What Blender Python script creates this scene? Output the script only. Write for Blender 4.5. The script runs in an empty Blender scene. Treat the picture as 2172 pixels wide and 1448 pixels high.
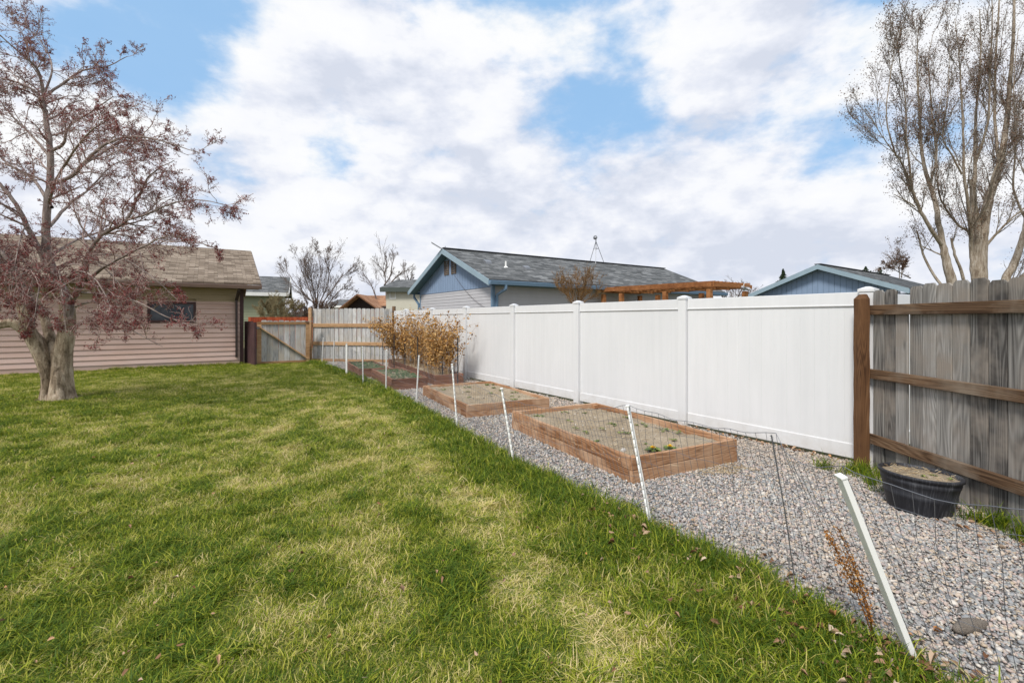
import bpy, math, random
import numpy as np
from mathutils import Vector, Matrix
R = math.radians
rng = np.random.default_rng(7)
random.seed(7)
sc = bpy.context.scene
col = sc.collection

# ------------------------------------------------------------------ camera
EYE = 1.54; FPX = 980.0; CX = 1086.0; HZ = 677.0
cam_d = bpy.data.cameras.new("camera"); cam = bpy.data.objects.new("camera", cam_d); col.objects.link(cam)
cam.location = (0, 0, EYE); cam.rotation_euler = (R(90), 0, 0)
cam_d.sensor_width = 36; cam_d.lens = FPX / 2172 * 36; cam_d.shift_y = -(724 - HZ) / 2172
cam_d.clip_start = 0.05; cam_d.clip_end = 3000
sc.camera = cam
sc.view_settings.view_transform = 'Standard'; sc.view_settings.look = 'None'
sc.view_settings.gamma = 1; sc.view_settings.exposure = 0.38
sc.render.resolution_x = 1024; sc.render.resolution_y = 682

# ------------------------------------------------------------------ sky and sun
SUN_EL, SUN_AZ = 50, 213          # azimuth clockwise from +Y: left of and behind the camera
def dirpx(px, py):
    return Vector(((px - CX) / FPX, 1.0, (HZ - py) / FPX)).normalized()
world = bpy.data.worlds.new("World"); sc.world = world; world.use_nodes = True
def build_sky():
    nt = world.node_tree; N = nt.nodes; L = nt.links; N.clear()
    def n(t, **k):
        o = N.new(t)
        for a, b in k.items(): setattr(o, a, b)
        return o
    def math_(op, a, b=None, c=None, clamp=False):
        m = n('ShaderNodeMath', operation=op); m.use_clamp = clamp
        for i, v in enumerate((a, b, c)):
            if v is None: continue
            if isinstance(v, (int, float)): m.inputs[i].default_value = v
            else: L.new(v, m.inputs[i])
        return m.outputs[0]
    out = n('ShaderNodeOutputWorld'); bg = n('ShaderNodeBackground'); bg.inputs[1].default_value = 0.1
    sky = n('ShaderNodeTexSky', sky_type='NISHITA'); sky.sun_disc = False
    sky.sun_elevation = R(SUN_EL); sky.sun_rotation = R(SUN_AZ); sky.air_density = 1.0; sky.dust_density = 1.0
    tc = n('ShaderNodeTexCoord'); sep = n('ShaderNodeSeparateXYZ'); L.new(tc.outputs['Generated'], sep.inputs[0])
    z = math_('MAXIMUM', sep.outputs[2], 0.0)
    zz = math_('ADD', z, 0.40)
    cx = math_('DIVIDE', sep.outputs[0], zz); cy = math_('DIVIDE', sep.outputs[1], zz)
    cmb = n('ShaderNodeCombineXYZ'); L.new(cx, cmb.inputs[0]); L.new(cy, cmb.inputs[1])
    def noise(scale, det, rough, vec, dist=0.0, off=0.0):
        m = n('ShaderNodeMapping'); m.inputs['Location'].default_value = (off, off * .7, off * 1.3); L.new(vec, m.inputs[0])
        t = n('ShaderNodeTexNoise'); t.inputs['Scale'].default_value = scale; t.inputs['Detail'].default_value = det
        t.inputs['Roughness'].default_value = rough; t.inputs['Distortion'].default_value = dist
        L.new(m.outputs[0], t.inputs['Vector']); return t.outputs[0]
    def flat(dz):      # view direction, flattened so that banks lie level; dz looks a little higher up
        m = n('ShaderNodeMapping'); m.inputs['Scale'].default_value = (1, 1, 1.9); m.inputs['Location'].default_value = (0, 0, dz); L.new(tc.outputs['Generated'], m.inputs[0]); return m.outputs[0]
    d1 = noise(3.4, 12, 0.57, flat(0), 0.0, 7.3)
    d1u = noise(3.4, 12, 0.57, flat(.085), 0.0, 7.3)
    d1b = noise(2.6, 9, 0.55, cmb.outputs[0], 0.2, 5.1)
    # broad gaps and banks, as directions in the world
    acc = math_('MULTIPLY', math_('SUBTRACT', d1, 0.5), 3.0)
    acc = math_('ADD', acc, math_('MULTIPLY', math_('SUBTRACT', d1b, 0.5), 0.5))
    acc = math_('ADD', acc, 0.50)
    blobs = [(330, 30, .18, -.12), (520, 70, .15, -.40), (420, 250, .10, -.34), (700, 335, .07, -.60), (470, 330, .10, -.16), (1220, 70, .19, -.50), (1330, 210, .10, -.30), (1400, 270, .07, -.40),
             (1590, 200, .14, .14), (1780, 40, .16, -.06), (1870, 330, .13, -.16), (100, 60, .14, -.10), (1050, 10, .06, -.15), (640, 20, .10, -.20),
             (720, 150, .20, .25), (980, 130, .16, .18), (950, 330, .25, .25), (560, 300, .10, .2), (600, 430, .2, .22), (1400, 430, .3, .25), (250, 400, .25, .15), (1640, 110, .10, .14), (330, 160, .08, .08)]
    for px, py, s, w in blobs:
        v = n('ShaderNodeVectorMath', operation='DISTANCE'); L.new(tc.outputs['Generated'], v.inputs[0]); v.inputs[1].default_value = dirpx(px, py)
        q = math_('DIVIDE', v.outputs['Value'], s); q = math_('MULTIPLY', q, q); q = math_('MULTIPLY', q, -1.0); q = math_('EXPONENT', q)
        acc = math_('MULTIPLY_ADD', q, w, acc)
    low = math_('SUBTRACT', 1.0, math_('DIVIDE', z, 0.25), clamp=True)
    acc = math_('MULTIPLY_ADD', low, 0.25, acc)
    cov = n('ShaderNodeMapRange', interpolation_type='SMOOTHSTEP'); L.new(acc, cov.inputs[0])
    cov.inputs[1].default_value = 0.02; cov.inputs[2].default_value = 0.57; cov.inputs[3].default_value = .05; cov.inputs[4].default_value = 1
    # cloud body: white billows, lavender grey bases
    s2 = noise(5.0, 9, 0.55, flat(0), 0.0, 1.7)
    sh = math_('ADD', .30, math_('MULTIPLY', s2, .45))
    sh = math_('MULTIPLY_ADD', math_('SUBTRACT', d1, d1u), 1.6, sh)
    for px, py, s, w in [(1080, 400, .16, -.11), (850, 185, .10, -.06), (1480, 440, .18, -.10), (780, 440, .12, -.09), (1250, 380, .12, -.08), (650, 400, .07, .12), (1750, 520, .2, -.08), (600, 500, .2, -.05), (1550, 300, .1, .06), (600, 150, .1, .05), (1130,255,.1,.08), (420, 180, .12, .08)]:
        v = n('ShaderNodeVectorMath', operation='DISTANCE'); L.new(tc.outputs['Generated'], v.inputs[0]); v.inputs[1].default_value = dirpx(px, py)
        q = math_('DIVIDE', v.outputs['Value'], s); q = math_('MULTIPLY', q, q); q = math_('MULTIPLY', q, -1.0); q = math_('EXPONENT', q)
        sh = math_('MULTIPLY_ADD', q, w, sh)
    cr = n('ShaderNodeValToRGB'); L.new(sh, cr.inputs[0]); e = cr.color_ramp.elements
    e[0].position = .30; e[0].color = (5.3, 5.65, 6.5, 1)
    e[1].position = .72; e[1].color = (7.6, 7.65, 7.7, 1)
    m_ = e.new(.43); m_.color = (6.25, 6.5, 7.2, 1)
    m_ = e.new(.56); m_.color = (7.3, 7.4, 7.7, 1)
    blue = n('ShaderNodeMix', data_type='RGBA'); blue.blend_type = 'MIX'; blue.inputs[0].default_value = 0.8
    L.new(sky.outputs[0], blue.inputs[6]); blue.inputs[7].default_value = (2.6, 4.7, 7.4, 1)
    mix = n('ShaderNodeMix', data_type='RGBA'); L.new(cov.outputs[0], mix.inputs[0]); L.new(blue.outputs[2], mix.inputs[6]); L.new(cr.outputs[0], mix.inputs[7])
    L.new(mix.outputs[2], bg.inputs[0]); L.new(bg.outputs[0], out.inputs[0])
build_sky()
sd = bpy.data.lights.new("sun", 'SUN'); sun = bpy.data.objects.new("sun", sd); col.objects.link(sun)
sd.energy = 2.7; sd.angle = R(14); sd.color = (1, .95, .88)
az, el = R(SUN_AZ), R(SUN_EL)
sun.rotation_euler = Vector((-math.sin(az) * math.cos(el), -math.cos(az) * math.cos(el), -math.sin(el))).to_track_quat('-Z', 'Y').to_euler()

# ------------------------------------------------------------------ helpers
def G(px, py):
    Y = EYE * FPX / (py - HZ); return np.array([(px - CX) * Y / FPX, Y, 0.0])
def P(px, py, Y):
    return np.array([(px - CX) * Y / FPX, Y, EYE + (HZ - py) * Y / FPX])
def tag(o, label=None, cat=None, group=None, kind=None):
    if label: o['label'] = label
    if cat: o['category'] = cat
    if group: o['group'] = group
    if kind: o['kind'] = kind
    return o
def empty(name, loc=(0, 0, 0), rz=0, **k):
    o = bpy.data.objects.new(name, None); col.objects.link(o); o.location = loc; o.rotation_euler = (0, 0, rz)
    o.empty_display_size = .1
    return tag(o, **k)
def copy_tree(o, parent=None):
    c = o.copy(); col.objects.link(c); c.parent = parent
    for ch in [x for x in bpy.data.objects if x.parent == o]: copy_tree(ch, c)
    return c

def mesh_np(name, V, F, m=None, parent=None, smooth=False, fvar=None, loc=None):
    """F: list of arrays (each n x k) of vertex indices"""
    me = bpy.data.meshes.new(name)
    if not isinstance(F, list): F = [F]
    F = [np.asarray(f, dtype=np.int32) for f in F if len(f)]
    me.vertices.add(len(V)); me.vertices.foreach_set('co', np.asarray(V, dtype=np.float32).ravel())
    flat = np.concatenate([f.ravel() for f in F]); tot = np.concatenate([np.full(len(f), f.shape[1], np.int32) for f in F])
    me.loops.add(len(flat)); me.loops.foreach_set('vertex_index', flat)
    me.polygons.add(len(tot)); st = np.concatenate([[0], np.cumsum(tot)[:-1]]).astype(np.int32)
    me.polygons.foreach_set('loop_start', st); me.polygons.foreach_set('loop_total', tot)
    if smooth: me.polygons.foreach_set('use_smooth', np.ones(len(tot), bool))
    if fvar is not None:
        a = me.attributes.new('var', 'FLOAT', 'FACE'); a.data.foreach_set('value', np.asarray(fvar, np.float32))
    me.update(calc_edges=True); me.validate()
    if m: me.materials.append(m)
    o = bpy.data.objects.new(name, me); col.objects.link(o)
    if parent: o.parent = parent
    if loc is not None: o.location = loc
    return o

class MB:
    def __init__(s): s.v = []; s.f = []; s.var = []; s.cur = 0.0
    def add(s, vs, fs):
        b = len(s.v); s.v += [tuple(map(float, v)) for v in vs]
        for f in fs: s.f.append([i + b for i in f]); s.var.append(s.cur)
    def hexa(s, c):      # 8 corners: bottom 4 ccw, top 4 ccw
        s.add(c, [(3, 2, 1, 0), (4, 5, 6, 7), (0, 1, 5, 4), (1, 2, 6, 5), (2, 3, 7, 6), (3, 0, 4, 7)])
    def box(s, x0, x1, y0, y1, z0, z1):
        s.hexa([(x0, y0, z0), (x1, y0, z0), (x1, y1, z0), (x0, y1, z0), (x0, y0, z1), (x1, y0, z1), (x1, y1, z1), (x0, y1, z1)])
    def prism(s, pts, axis, a0, a1):   # polygon pts (2D) extruded along axis ('x' -> pts are y,z ; 'y' -> x,z ; 'z' -> x,y)
        n = len(pts)
        def mk(p, a):
            return (a, p[0], p[1]) if axis == 'x' else ((p[0], a, p[1]) if axis == 'y' else (p[0], p[1], a))
        s.add([mk(p, a0) for p in pts] + [mk(p, a1) for p in pts],
              [tuple(range(n))[::-1], tuple(range(n, 2 * n))] + [(i, (i + 1) % n, n + (i + 1) % n, n + i) for i in range(n)])
    def bar(s, p, q, w, h=None, up=(0, 0, 1)):
        p = Vector(p); q = Vector(q); h = h or w; d = (q - p).normalized(); u = Vector(up)
        if abs(d.dot(u)) > .98: u = Vector((1, 0, 0))
        a = d.cross(u).normalized() * w / 2; b = a.cross(d).normalized() * h / 2
        s.hexa([p - a - b, p + a - b, p + a + b, p - a + b, q - a - b, q + a - b, q + a + b, q - a + b])
    def tube(s, pts, r, n=8, cap=True):
        pts = [Vector(p) for p in pts]; rs = r if hasattr(r, '__len__') else [r] * len(pts); b = len(s.v)
        for i, p in enumerate(pts):
            d = (pts[min(i + 1, len(pts) - 1)] - pts[max(i - 1, 0)]).normalized(); u = Vector((0, 0, 1)) if abs(d.z) < .95 else Vector((1, 0, 0))
            a = d.cross(u).normalized(); c = a.cross(d)
            for k in range(n):
                t = 2 * math.pi * k / n; s.v.append(tuple(p + (a * math.cos(t) + c * math.sin(t)) * rs[i]))
        for i in range(len(pts) - 1):
            for k in range(n):
                s.f.append([b + i * n + k, b + i * n + (k + 1) % n, b + (i + 1) * n + (k + 1) % n, b + (i + 1) * n + k]); s.var.append(s.cur)
        if cap:
            s.f.append([b + k for k in range(n)][::-1]); s.var.append(s.cur); s.f.append([b + (len(pts) - 1) * n + k for k in range(n)]); s.var.append(s.cur)
    def build(s, name, m=None, parent=None, smooth=False, bevel=0):
        me = bpy.data.meshes.new(name); me.from_pydata(s.v, [], s.f)
        a = me.attributes.new('var', 'FLOAT', 'FACE'); a.data.foreach_set('value', np.array(s.var, np.float32))
        if smooth: me.polygons.foreach_set('use_smooth', np.ones(len(me.polygons), bool))
        if m: me.materials.append(m)
        o = bpy.data.objects.new(name, me); col.objects.link(o)
        if parent: o.parent = parent
        if bevel:
            b = o.modifiers.new('bevel', 'BEVEL'); b.width = bevel; b.segments = 2; b.limit_method = 'ANGLE'
        return o

# ------------------------------------------------------------------ materials
class NT:
    def __init__(s, name):
        s.m = bpy.data.materials.new(name); s.m.use_nodes = True; s.t = s.m.node_tree; s.N = s.t.nodes; s.L = s.t.links
        s.b = s.N['Principled BSDF']; s.out = s.N['Material Output']
    def n(s, t, **k):
        o = s.N.new(t)
        for a, b in k.items(): setattr(o, a, b)
        return o
    def set(s, sock, v):
        if isinstance(v, bpy.types.NodeSocket): s.L.new(v, sock)
        else: sock.default_value = v
    def math(s, op, a, b=None, c=None, clamp=False):
        m = s.n('ShaderNodeMath', operation=op); m.use_clamp = clamp
        for i, v in enumerate((a, b, c)):
            if v is not None: s.set(m.inputs[i], v)
        return m.outputs[0]
    def coord(s, kind='Object', scale=(1, 1, 1), off=None):
        tc = s.n('ShaderNodeTexCoord'); mp = s.n('ShaderNodeMapping'); mp.inputs['Scale'].default_value = scale
        s.L.new(tc.outputs[kind], mp.inputs[0])
        if off is not None: s.L.new(off, mp.inputs['Location'])
        return mp.outputs[0]
    def pos(s, scale=(1, 1, 1)):
        g = s.n('ShaderNodeNewGeometry'); mp = s.n('ShaderNodeMapping'); mp.inputs['Scale'].default_value = scale
        s.L.new(g.outputs['Position'], mp.inputs[0]); return mp.outputs[0]
    def noise(s, vec, scale, det=4, rough=.5, dist=0):
        t = s.n('ShaderNodeTexNoise'); s.L.new(vec, t.inputs['Vector']); t.inputs['Scale'].default_value = scale
        t.inputs['Detail'].default_value = det; t.inputs['Roughness'].default_value = rough; t.inputs['Distortion'].default_value = dist; return t.outputs[0]
    def attr(s, name='var', kind='GEOMETRY'):
        a = s.n('ShaderNodeAttribute', attribute_type=kind); a.attribute_name = name; return a.outputs['Fac']
    def ramp(s, f, stops, interp='LINEAR'):
        r = s.n('ShaderNodeValToRGB'); s.set(r.inputs[0], f); e = r.color_ramp; e.interpolation = interp
        while len(e.elements) < len(stops): e.elements.new(.5)
        for k, (p, c) in zip(e.elements, stops): k.position = p; k.color = (*c, 1) if len(c) == 3 else c
        return r.outputs[0]
    def mix(s, f, a, b, mode='MIX'):
        m = s.n('ShaderNodeMix', data_type='RGBA'); m.blend_type = mode
        s.set(m.inputs[0], f)
        for i, v in ((6, a), (7, b)):
            if isinstance(v, tuple): v = (*v, 1) if len(v) == 3 else v
            s.set(m.inputs[i], v)
        return m.outputs[2]
    def bump(s, h, st=.3, dist=.01):
        b = s.n('ShaderNodeBump'); b.inputs['Strength'].default_value = st; b.inputs['Distance'].default_value = dist
        s.L.new(h, b.inputs['Height']); s.L.new(b.outputs[0], s.b.inputs['Normal'])
    def fin(s, c=None, rough=.8, spec=.3, metal=0):
        if c is not None:
            if isinstance(c, tuple): c = (*c, 1) if len(c) == 3 else c
            s.set(s.b.inputs['Base Color'], c)
        s.set(s.b.inputs['Roughness'], rough); s.b.inputs['Specular IOR Level'].default_value = spec; s.b.inputs['Metallic'].default_value = metal
        return s.m
def mat_paint(name, c, rough=.6, dirt=.12, spec=.35, metal=0, scale=3):
    t = NT(name); v = t.coord(scale=(1, 1, .5)); n1 = t.noise(v, scale, 6, .6); n2 = t.noise(v, scale * 14, 3, .6)
    f = t.math('ADD', t.math('MULTIPLY', n1, .7), t.math('MULTIPLY', n2, .3))
    d = tuple(x * (1 - 2.2 * dirt) for x in c); h = tuple(min(1, x * (1 + dirt)) for x in c)
    t.bump(n2, .12, .004); return t.fin(t.ramp(f, [(.3, d), (.7, h)]), rough, spec, metal)
def mat_wood(name, dark, mid, light, axis='x', rough=.85, freq=1.0, streak=.6, tint=None, tonev=.24, ringv=.16):
    """grain contours along axis; per-board offset and tone from the var attribute"""
    t = NT(name); va = t.attr('var')
    cmb = t.n('ShaderNodeCombineXYZ'); off = t.math('MULTIPLY', va, 37.0)
    for i in range(3): t.L.new(off, cmb.inputs[i])
    sc_ = {'x': (.55, 7, 7), 'y': (7, .55, 7), 'z': (7, 7, .55)}[axis]
    v = t.coord(scale=tuple(a * freq for a in sc_), off=cmb.outputs[0])
    n0 = t.noise(v, 1.0, 1, .4, .1)
    rings = t.math('SINE', t.math('MULTIPLY', n0, 120.0)); rings = t.math('MULTIPLY_ADD', rings, .5, .5)
    fs = {'x': (.9, 60, 60), 'y': (60, .9, 60), 'z': (60, 60, .9)}[axis]
    v2 = t.coord(scale=fs, off=cmb.outputs[0]); fine = t.noise(v2, 1.2, 4, .65)
    v3 = t.coord(scale=tuple(a * .5 for a in sc_), off=cmb.outputs[0]); blot = t.noise(v3, 1.3, 5, .6)
    f = t.math('ADD', t.math('MULTIPLY', rings, ringv), t.math('MULTIPLY', fine, streak))
    f = t.math('ADD', f, t.math('MULTIPLY', t.math('SUBTRACT', blot, .5), .75))
    tone = t.math('MULTIPLY', t.math('SUBTRACT', t.math('FRACT', t.math('MULTIPLY', va, 13.7)), .5), tonev)
    f = t.math('ADD', f, tone)
    c = t.ramp(f, [(.18, dark), (.42, mid), (.72, light)])
    # knots
    kv = {'x': (1.6, 6, 6), 'y': (6, 1.6, 6), 'z': (6, 6, 1.6)}[axis]
    vo = t.n('ShaderNodeTexVoronoi'); t.L.new(t.coord(scale=kv, off=cmb.outputs[0]), vo.inputs['Vector']); vo.inputs['Scale'].default_value = 1.0
    kn = t.math('SUBTRACT', 1.0, t.math('DIVIDE', vo.outputs['Distance'], .13), clamp=True)
    c = t.mix(t.math('MULTIPLY', kn, .85), c, tuple(x * .45 for x in dark))
    if tint:
        br = t.noise(t.coord(scale=(1.3, 1.3, 1.3), off=cmb.outputs[0]), 1.6, 4, .6)
        c = t.mix(t.ramp(br, [(.45, (0, 0, 0)), (.68, (1, 1, 1))]), c, tint)
    t.bump(t.math('ADD', t.math('MULTIPLY', fine, .7), t.math('MULTIPLY', rings, .3)), .55, .004)
    return t.fin(c, rough, .2)
def mat_shingle(name, cols, rw=.30, rh=.14):
    t = NT(name); v = t.coord()
    br = t.n('ShaderNodeTexBrick'); t.L.new(v, br.inputs['Vector']); br.offset = .37; br.squash = 1
    br.inputs['Scale'].default_value = 1; br.inputs['Brick Width'].default_value = rw; br.inputs['Row Height'].default_value = rh
    br.inputs['Mortar Size'].default_value = .006; br.inputs['Color1'].default_value = (0, 0, 0, 1); br.inputs['Color2'].default_value = (1, 1, 1, 1); br.inputs['Mortar'].default_value = (.2, .2, .2, 1)
    sp = t.n('ShaderNodeSeparateColor'); t.L.new(br.outputs['Color'], sp.inputs[0])
    n1 = t.noise(t.coord(scale=(2.2, 7, 7)), 1.6, 4, .65); n2 = t.noise(t.coord(), 90, 2, .6)
    f = t.math('ADD', t.math('MULTIPLY', sp.outputs[0], .42), t.math('MULTIPLY', n1, .6)); f = t.math('ADD', f, t.math('MULTIPLY', t.math('SUBTRACT', n2, .5), .25))
    c = t.ramp(f, [(.22, cols[0]), (.5, cols[1]), (.72, cols[2]), (.9, cols[3])])
    c = t.mix(t.math('MULTIPLY', br.outputs['Fac'], .5), c, tuple(x * .35 for x in cols[0]))
    t.bump(t.math('SUBTRACT', n2, br.outputs['Fac']), .5, .006); return t.fin(c, .95, .15)
def mat_bark(name, dark, mid, light, sc_=1.0, bs=.9):
    t = NT(name); v = t.coord(scale=(9 * sc_, 9 * sc_, 1.7 * sc_)); n1 = t.noise(v, 1.6, 6, .62, .5); n2 = t.noise(t.coord(scale=(1, 1, 1)), 2.2, 5, .6)
    n3 = t.noise(t.coord(scale=(1, 1, .6)), 55 * sc_, 3, .6)
    f = t.math('ADD', t.math('MULTIPLY', n1, .8), t.math('MULTIPLY', n2, .35)); f = t.math('ADD', f, t.math('MULTIPLY', t.math('SUBTRACT', n3, .5), .3))
    c = t.ramp(f, [(.38, dark), (.56, mid), (.74, light)]); t.bump(f, bs, .03); return t.fin(c, .95, .1)
def mat_soil(name, a, b, c_, sc_=1):
    t = NT(name); v = t.pos(); n1 = t.noise(v, 3 * sc_, 5, .6); n2 = t.noise(v, 45 * sc_, 5, .7); n3 = t.noise(v, 180, 3, .7)
    f = t.math('ADD', t.math('MULTIPLY', n1, .45), t.math('ADD', t.math('MULTIPLY', n2, .35), t.math('MULTIPLY', n3, .3)))
    t.bump(t.math('ADD', n2, t.math('MULTIPLY', n3, .5)), .8, .02); return t.fin(t.ramp(f, [(.35, a), (.55, b), (.75, c_)]), 1, .1)
def mat_glass(name, c=(.03, .035, .045), r=.08):
    t = NT(name); n = t.noise(t.coord(), 1.5, 3, .5); t.bump(n, .05, .01); return t.fin(t.ramp(n, [(.3, c), (.8, tuple(x * 2.2 for x in c))]), r, .6)

M = {}
tv = NT('white_vinyl'); sp = tv.n('ShaderNodeSeparateXYZ'); gpos = tv.pos(); tv.L.new(gpos, sp.inputs[0])
n1 = tv.noise(tv.pos((1, 1, .35)), 1.2, 5, .6); n2 = tv.noise(tv.pos((9, 9, .5)), 1.5, 4, .6); n3 = tv.noise(gpos, 7, 5, .7)
c = tv.ramp(tv.math('ADD', tv.math('MULTIPLY', n1, .6), tv.math('MULTIPLY', n2, .4)), [(.35, (.66, .67, .68)), (.65, (.735, .74, .75))])
sp2 = tv.math('MULTIPLY', tv.math('SUBTRACT', 1, tv.math('DIVIDE', sp.outputs[2], .30), clamp=True), tv.ramp(n3, [(.35, (0, 0, 0)), (.7, (1, 1, 1))]))
c = tv.mix(tv.math('MULTIPLY', sp2, .55), c, (.42, .38, .32)); tv.bump(n1, .08, .02); M['vinyl'] = tv.fin(c, .30, .45)
M['stakewhite'] = mat_paint('white_plastic', (.80, .80, .78), .5, .02, .3, scale=3)
M['greywood'] = mat_wood('weathered_grey_wood', (.065, .060, .056), (.225, .215, .20), (.45, .43, .405), 'z', tint=(.27, .235, .20), tonev=.28, ringv=.15)
M['greywood_far'] = mat_wood('bleached_grey_wood', (.22, .22, .22), (.46, .46, .455), (.70, .69, .67), 'z', tint=(.42, .38, .33))
M['rail'] = mat_wood('brown_rail_wood', (.055, .03, .016), (.165, .098, .055), (.34, .25, .165), 'x', tint=(.22, .17, .125))
M['post'] = mat_wood('brown_post_wood', (.06, .028, .014), (.155, .078, .036), (.30, .19, .11), 'z', tint=(.15, .075, .035))
M['rail_far'] = mat_wood('tan_rail_wood', (.25, .14, .065), (.44, .27, .145), (.62, .43, .27), 'x')
M['bedwood'] = mat_wood('redwood_board', (.17, .075, .032), (.38, .205, .11), (.56, .37, .235), 'x', tint=(.50, .335, .22))
M['bedwood_old'] = mat_wood('old_redwood_board', (.10, .045, .028), (.24, .12, .08), (.36, .20, .14), 'x')
M['pergola'] = mat_wood('orange_stained_wood', (.16, .06, .022), (.32, .135, .05), (.46, .23, .10), 'x')
M['redfence'] = mat_wood('red_stained_wood', (.20, .04, .02), (.34, .075, .03), (.42, .11, .05), 'z')
M['gravelbase'] = mat_soil('gravel_dust', (.14, .13, .12), (.26, .24, .225), (.40, .37, .34), 2)
M['soil'] = mat_soil('bed_soil', (.20, .155, .105), (.37, .30, .215), (.55, .46, .35))
M['bark'] = mat_bark('crabapple_bark', (.055, .038, .026), (.26, .20, .14), (.52, .43, .33))
M['twig'] = mat_paint('twig_bark', (.42, .315, .285), .9, .2, .1)
M['cwbark'] = mat_bark('cottonwood_bark', (.12, .085, .06), (.29, .24, .185), (.46, .41, .35), 1.1, .9)
M['cwtwig'] = mat_paint('pale_twig_bark', (.27, .23, .19), .9, .2, .1)
M['greytwig'] = mat_paint('grey_twig_bark', (.20, .165, .15), .9, .2, .1)
M['limb'] = mat_bark('limb_bark', (.12, .09, .08), (.25, .20, .18), (.40, .34, .31), 1.5, .6)
M['hedge'] = mat_paint('olive_tan_twig', (.27, .22, .12), .9, .3, .1)
M['bud'] = mat_paint('dark_red_bud', (.25, .055, .05), .6, .3, .3, scale=6)
M['cwbud'] = mat_paint('brown_bud', (.15, .075, .04), .7, .3, .3, scale=4)
M['wire'] = mat_paint('galvanised_wire', (.17, .175, .19), .45, .1, .5, .6)
M['blackmetal'] = mat_paint('black_metal', (.02, .022, .028), .6, .1, .4)
M['greymetal'] = mat_paint('grey_metal', (.28, .29, .31), .45, .1, .5, .5)
# ------------------------------------------------------------------ ground, lawn, gravel
def sheet(name, pts, z, m, kind='structure'):
    mb = MB(); mb.add([(x, y, z) for x, y in pts], [tuple(range(len(pts)))]); o = mb.build(name, m); return tag(o, kind=kind)
tg = NT('neighbourhood_ground'); v = tg.pos(); n1 = tg.noise(v, .12, 5, .6); n2 = tg.noise(v, 3, 5, .7)
mg = tg.fin(tg.ramp(tg.math('ADD', tg.math('MULTIPLY', n1, .6), tg.math('MULTIPLY', n2, .4)), [(.35, (.10, .12, .045)), (.6, (.20, .17, .10))]), 1, .1)
sheet('ground', [(-900, -900), (900, -900), (900, 1400), (-900, 1400)], -.012, mg)

EDGE_PX = [(2060, 1500), (1985, 1440), (1850, 1372), (1700, 1278), (1550, 1196), (1400, 1128), (1300, 1082), (1200, 1034), (1110, 990), (1000, 930), (900, 872), (845, 843), (795, 815), (745, 794), (705, 780), (668, 770)]
EDGE = [G(*p)[:2] for p in EDGE_PX]
EDGE = [np.array([2.35, -3.0]), np.array([2.25, 1.0])] + EDGE
FA = np.array([3.68, 4.98]); FD = np.array([-.69, 1.0]); FDn = FD / np.linalg.norm(FD)      # white fence line
BK0 = G(661, 766)[:2]; BK1 = np.array([-4.2, 16.42])                                             # back wooden fence
SH = lambda p, d: (p[0] + d, p[1])
GRAV = [tuple(p) for p in EDGE] + [tuple(BK0 + (0, .1)), (-4.1, 16.4), tuple(FA + FD * 11.4), tuple(FA), (4.05, 5.2), (4.05, -3.0)]
LAWN = [tuple(p) for p in EDGE] + [tuple(BK0 + (0, .1)), (-8.7, 15.8), (-9.3, 15.95), (-19, 9.7), (-19, -3)]
tl = NT('lawn_soil'); v = tl.pos(); n1 = tl.noise(v, 1.1, 5, .6); n2 = tl.noise(v, 40, 5, .7)
ml = tl.fin(tl.ramp(tl.math('ADD', tl.math('MULTIPLY', n1, .5), tl.math('MULTIPLY', n2, .5)), [(.35, (.07, .09, .018)), (.52, (.13, .15, .04)), (.68, (.24, .21, .09))]), 1, .05)
sheet('lawn', LAWN, 0.0, ml); sheet('gravel_path', GRAV, -.002, M['gravelbase'])

def inside(poly, x, y):
    r = np.zeros(len(x), bool); n = len(poly)
    for i in range(n):
        x0, y0 = poly[i]; x1, y1 = poly[(i + 1) % n]
        c = ((y0 > y) != (y1 > y)) & (x < (x1 - x0) * (y - y0) / (y1 - y0 + 1e-12) + x0); r ^= c
    return r
def edge_dist(x, y, E=EDGE):
    d = np.full(len(x), 1e9)
    for a, b in zip(E[:-1], E[1:]):
        ax, ay = a; dx, dy = b[0] - ax, b[1] - ay; t = np.clip(((x - ax) * dx + (y - ay) * dy) / (dx * dx + dy * dy), 0, 1)
        d = np.minimum(d, np.hypot(x - ax - t * dx, y - ay - t * dy))
    return d
def vnoise(x, y, s, seed):
    r = np.random.default_rng(seed); T = r.random((64, 64)); u = x / s + 1000; w = y / s + 1000
    i = np.floor(u).astype(int); j = np.floor(w).astype(int); fu = u - i; fw = w - j; fu = fu * fu * (3 - 2 * fu); fw = fw * fw * (3 - 2 * fw)
    g = lambda a, b: T[a % 64, b % 64]
    return (g(i, j) * (1 - fu) + g(i + 1, j) * fu) * (1 - fw) + (g(i, j + 1) * (1 - fu) + g(i + 1, j + 1) * fu) * fw
def fbm(x, y, s, seed): return .5 * vnoise(x, y, s, seed) + .3 * vnoise(x, y, s * .45, seed + 1) + .2 * vnoise(x, y, s * .2, seed + 2)

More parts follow.
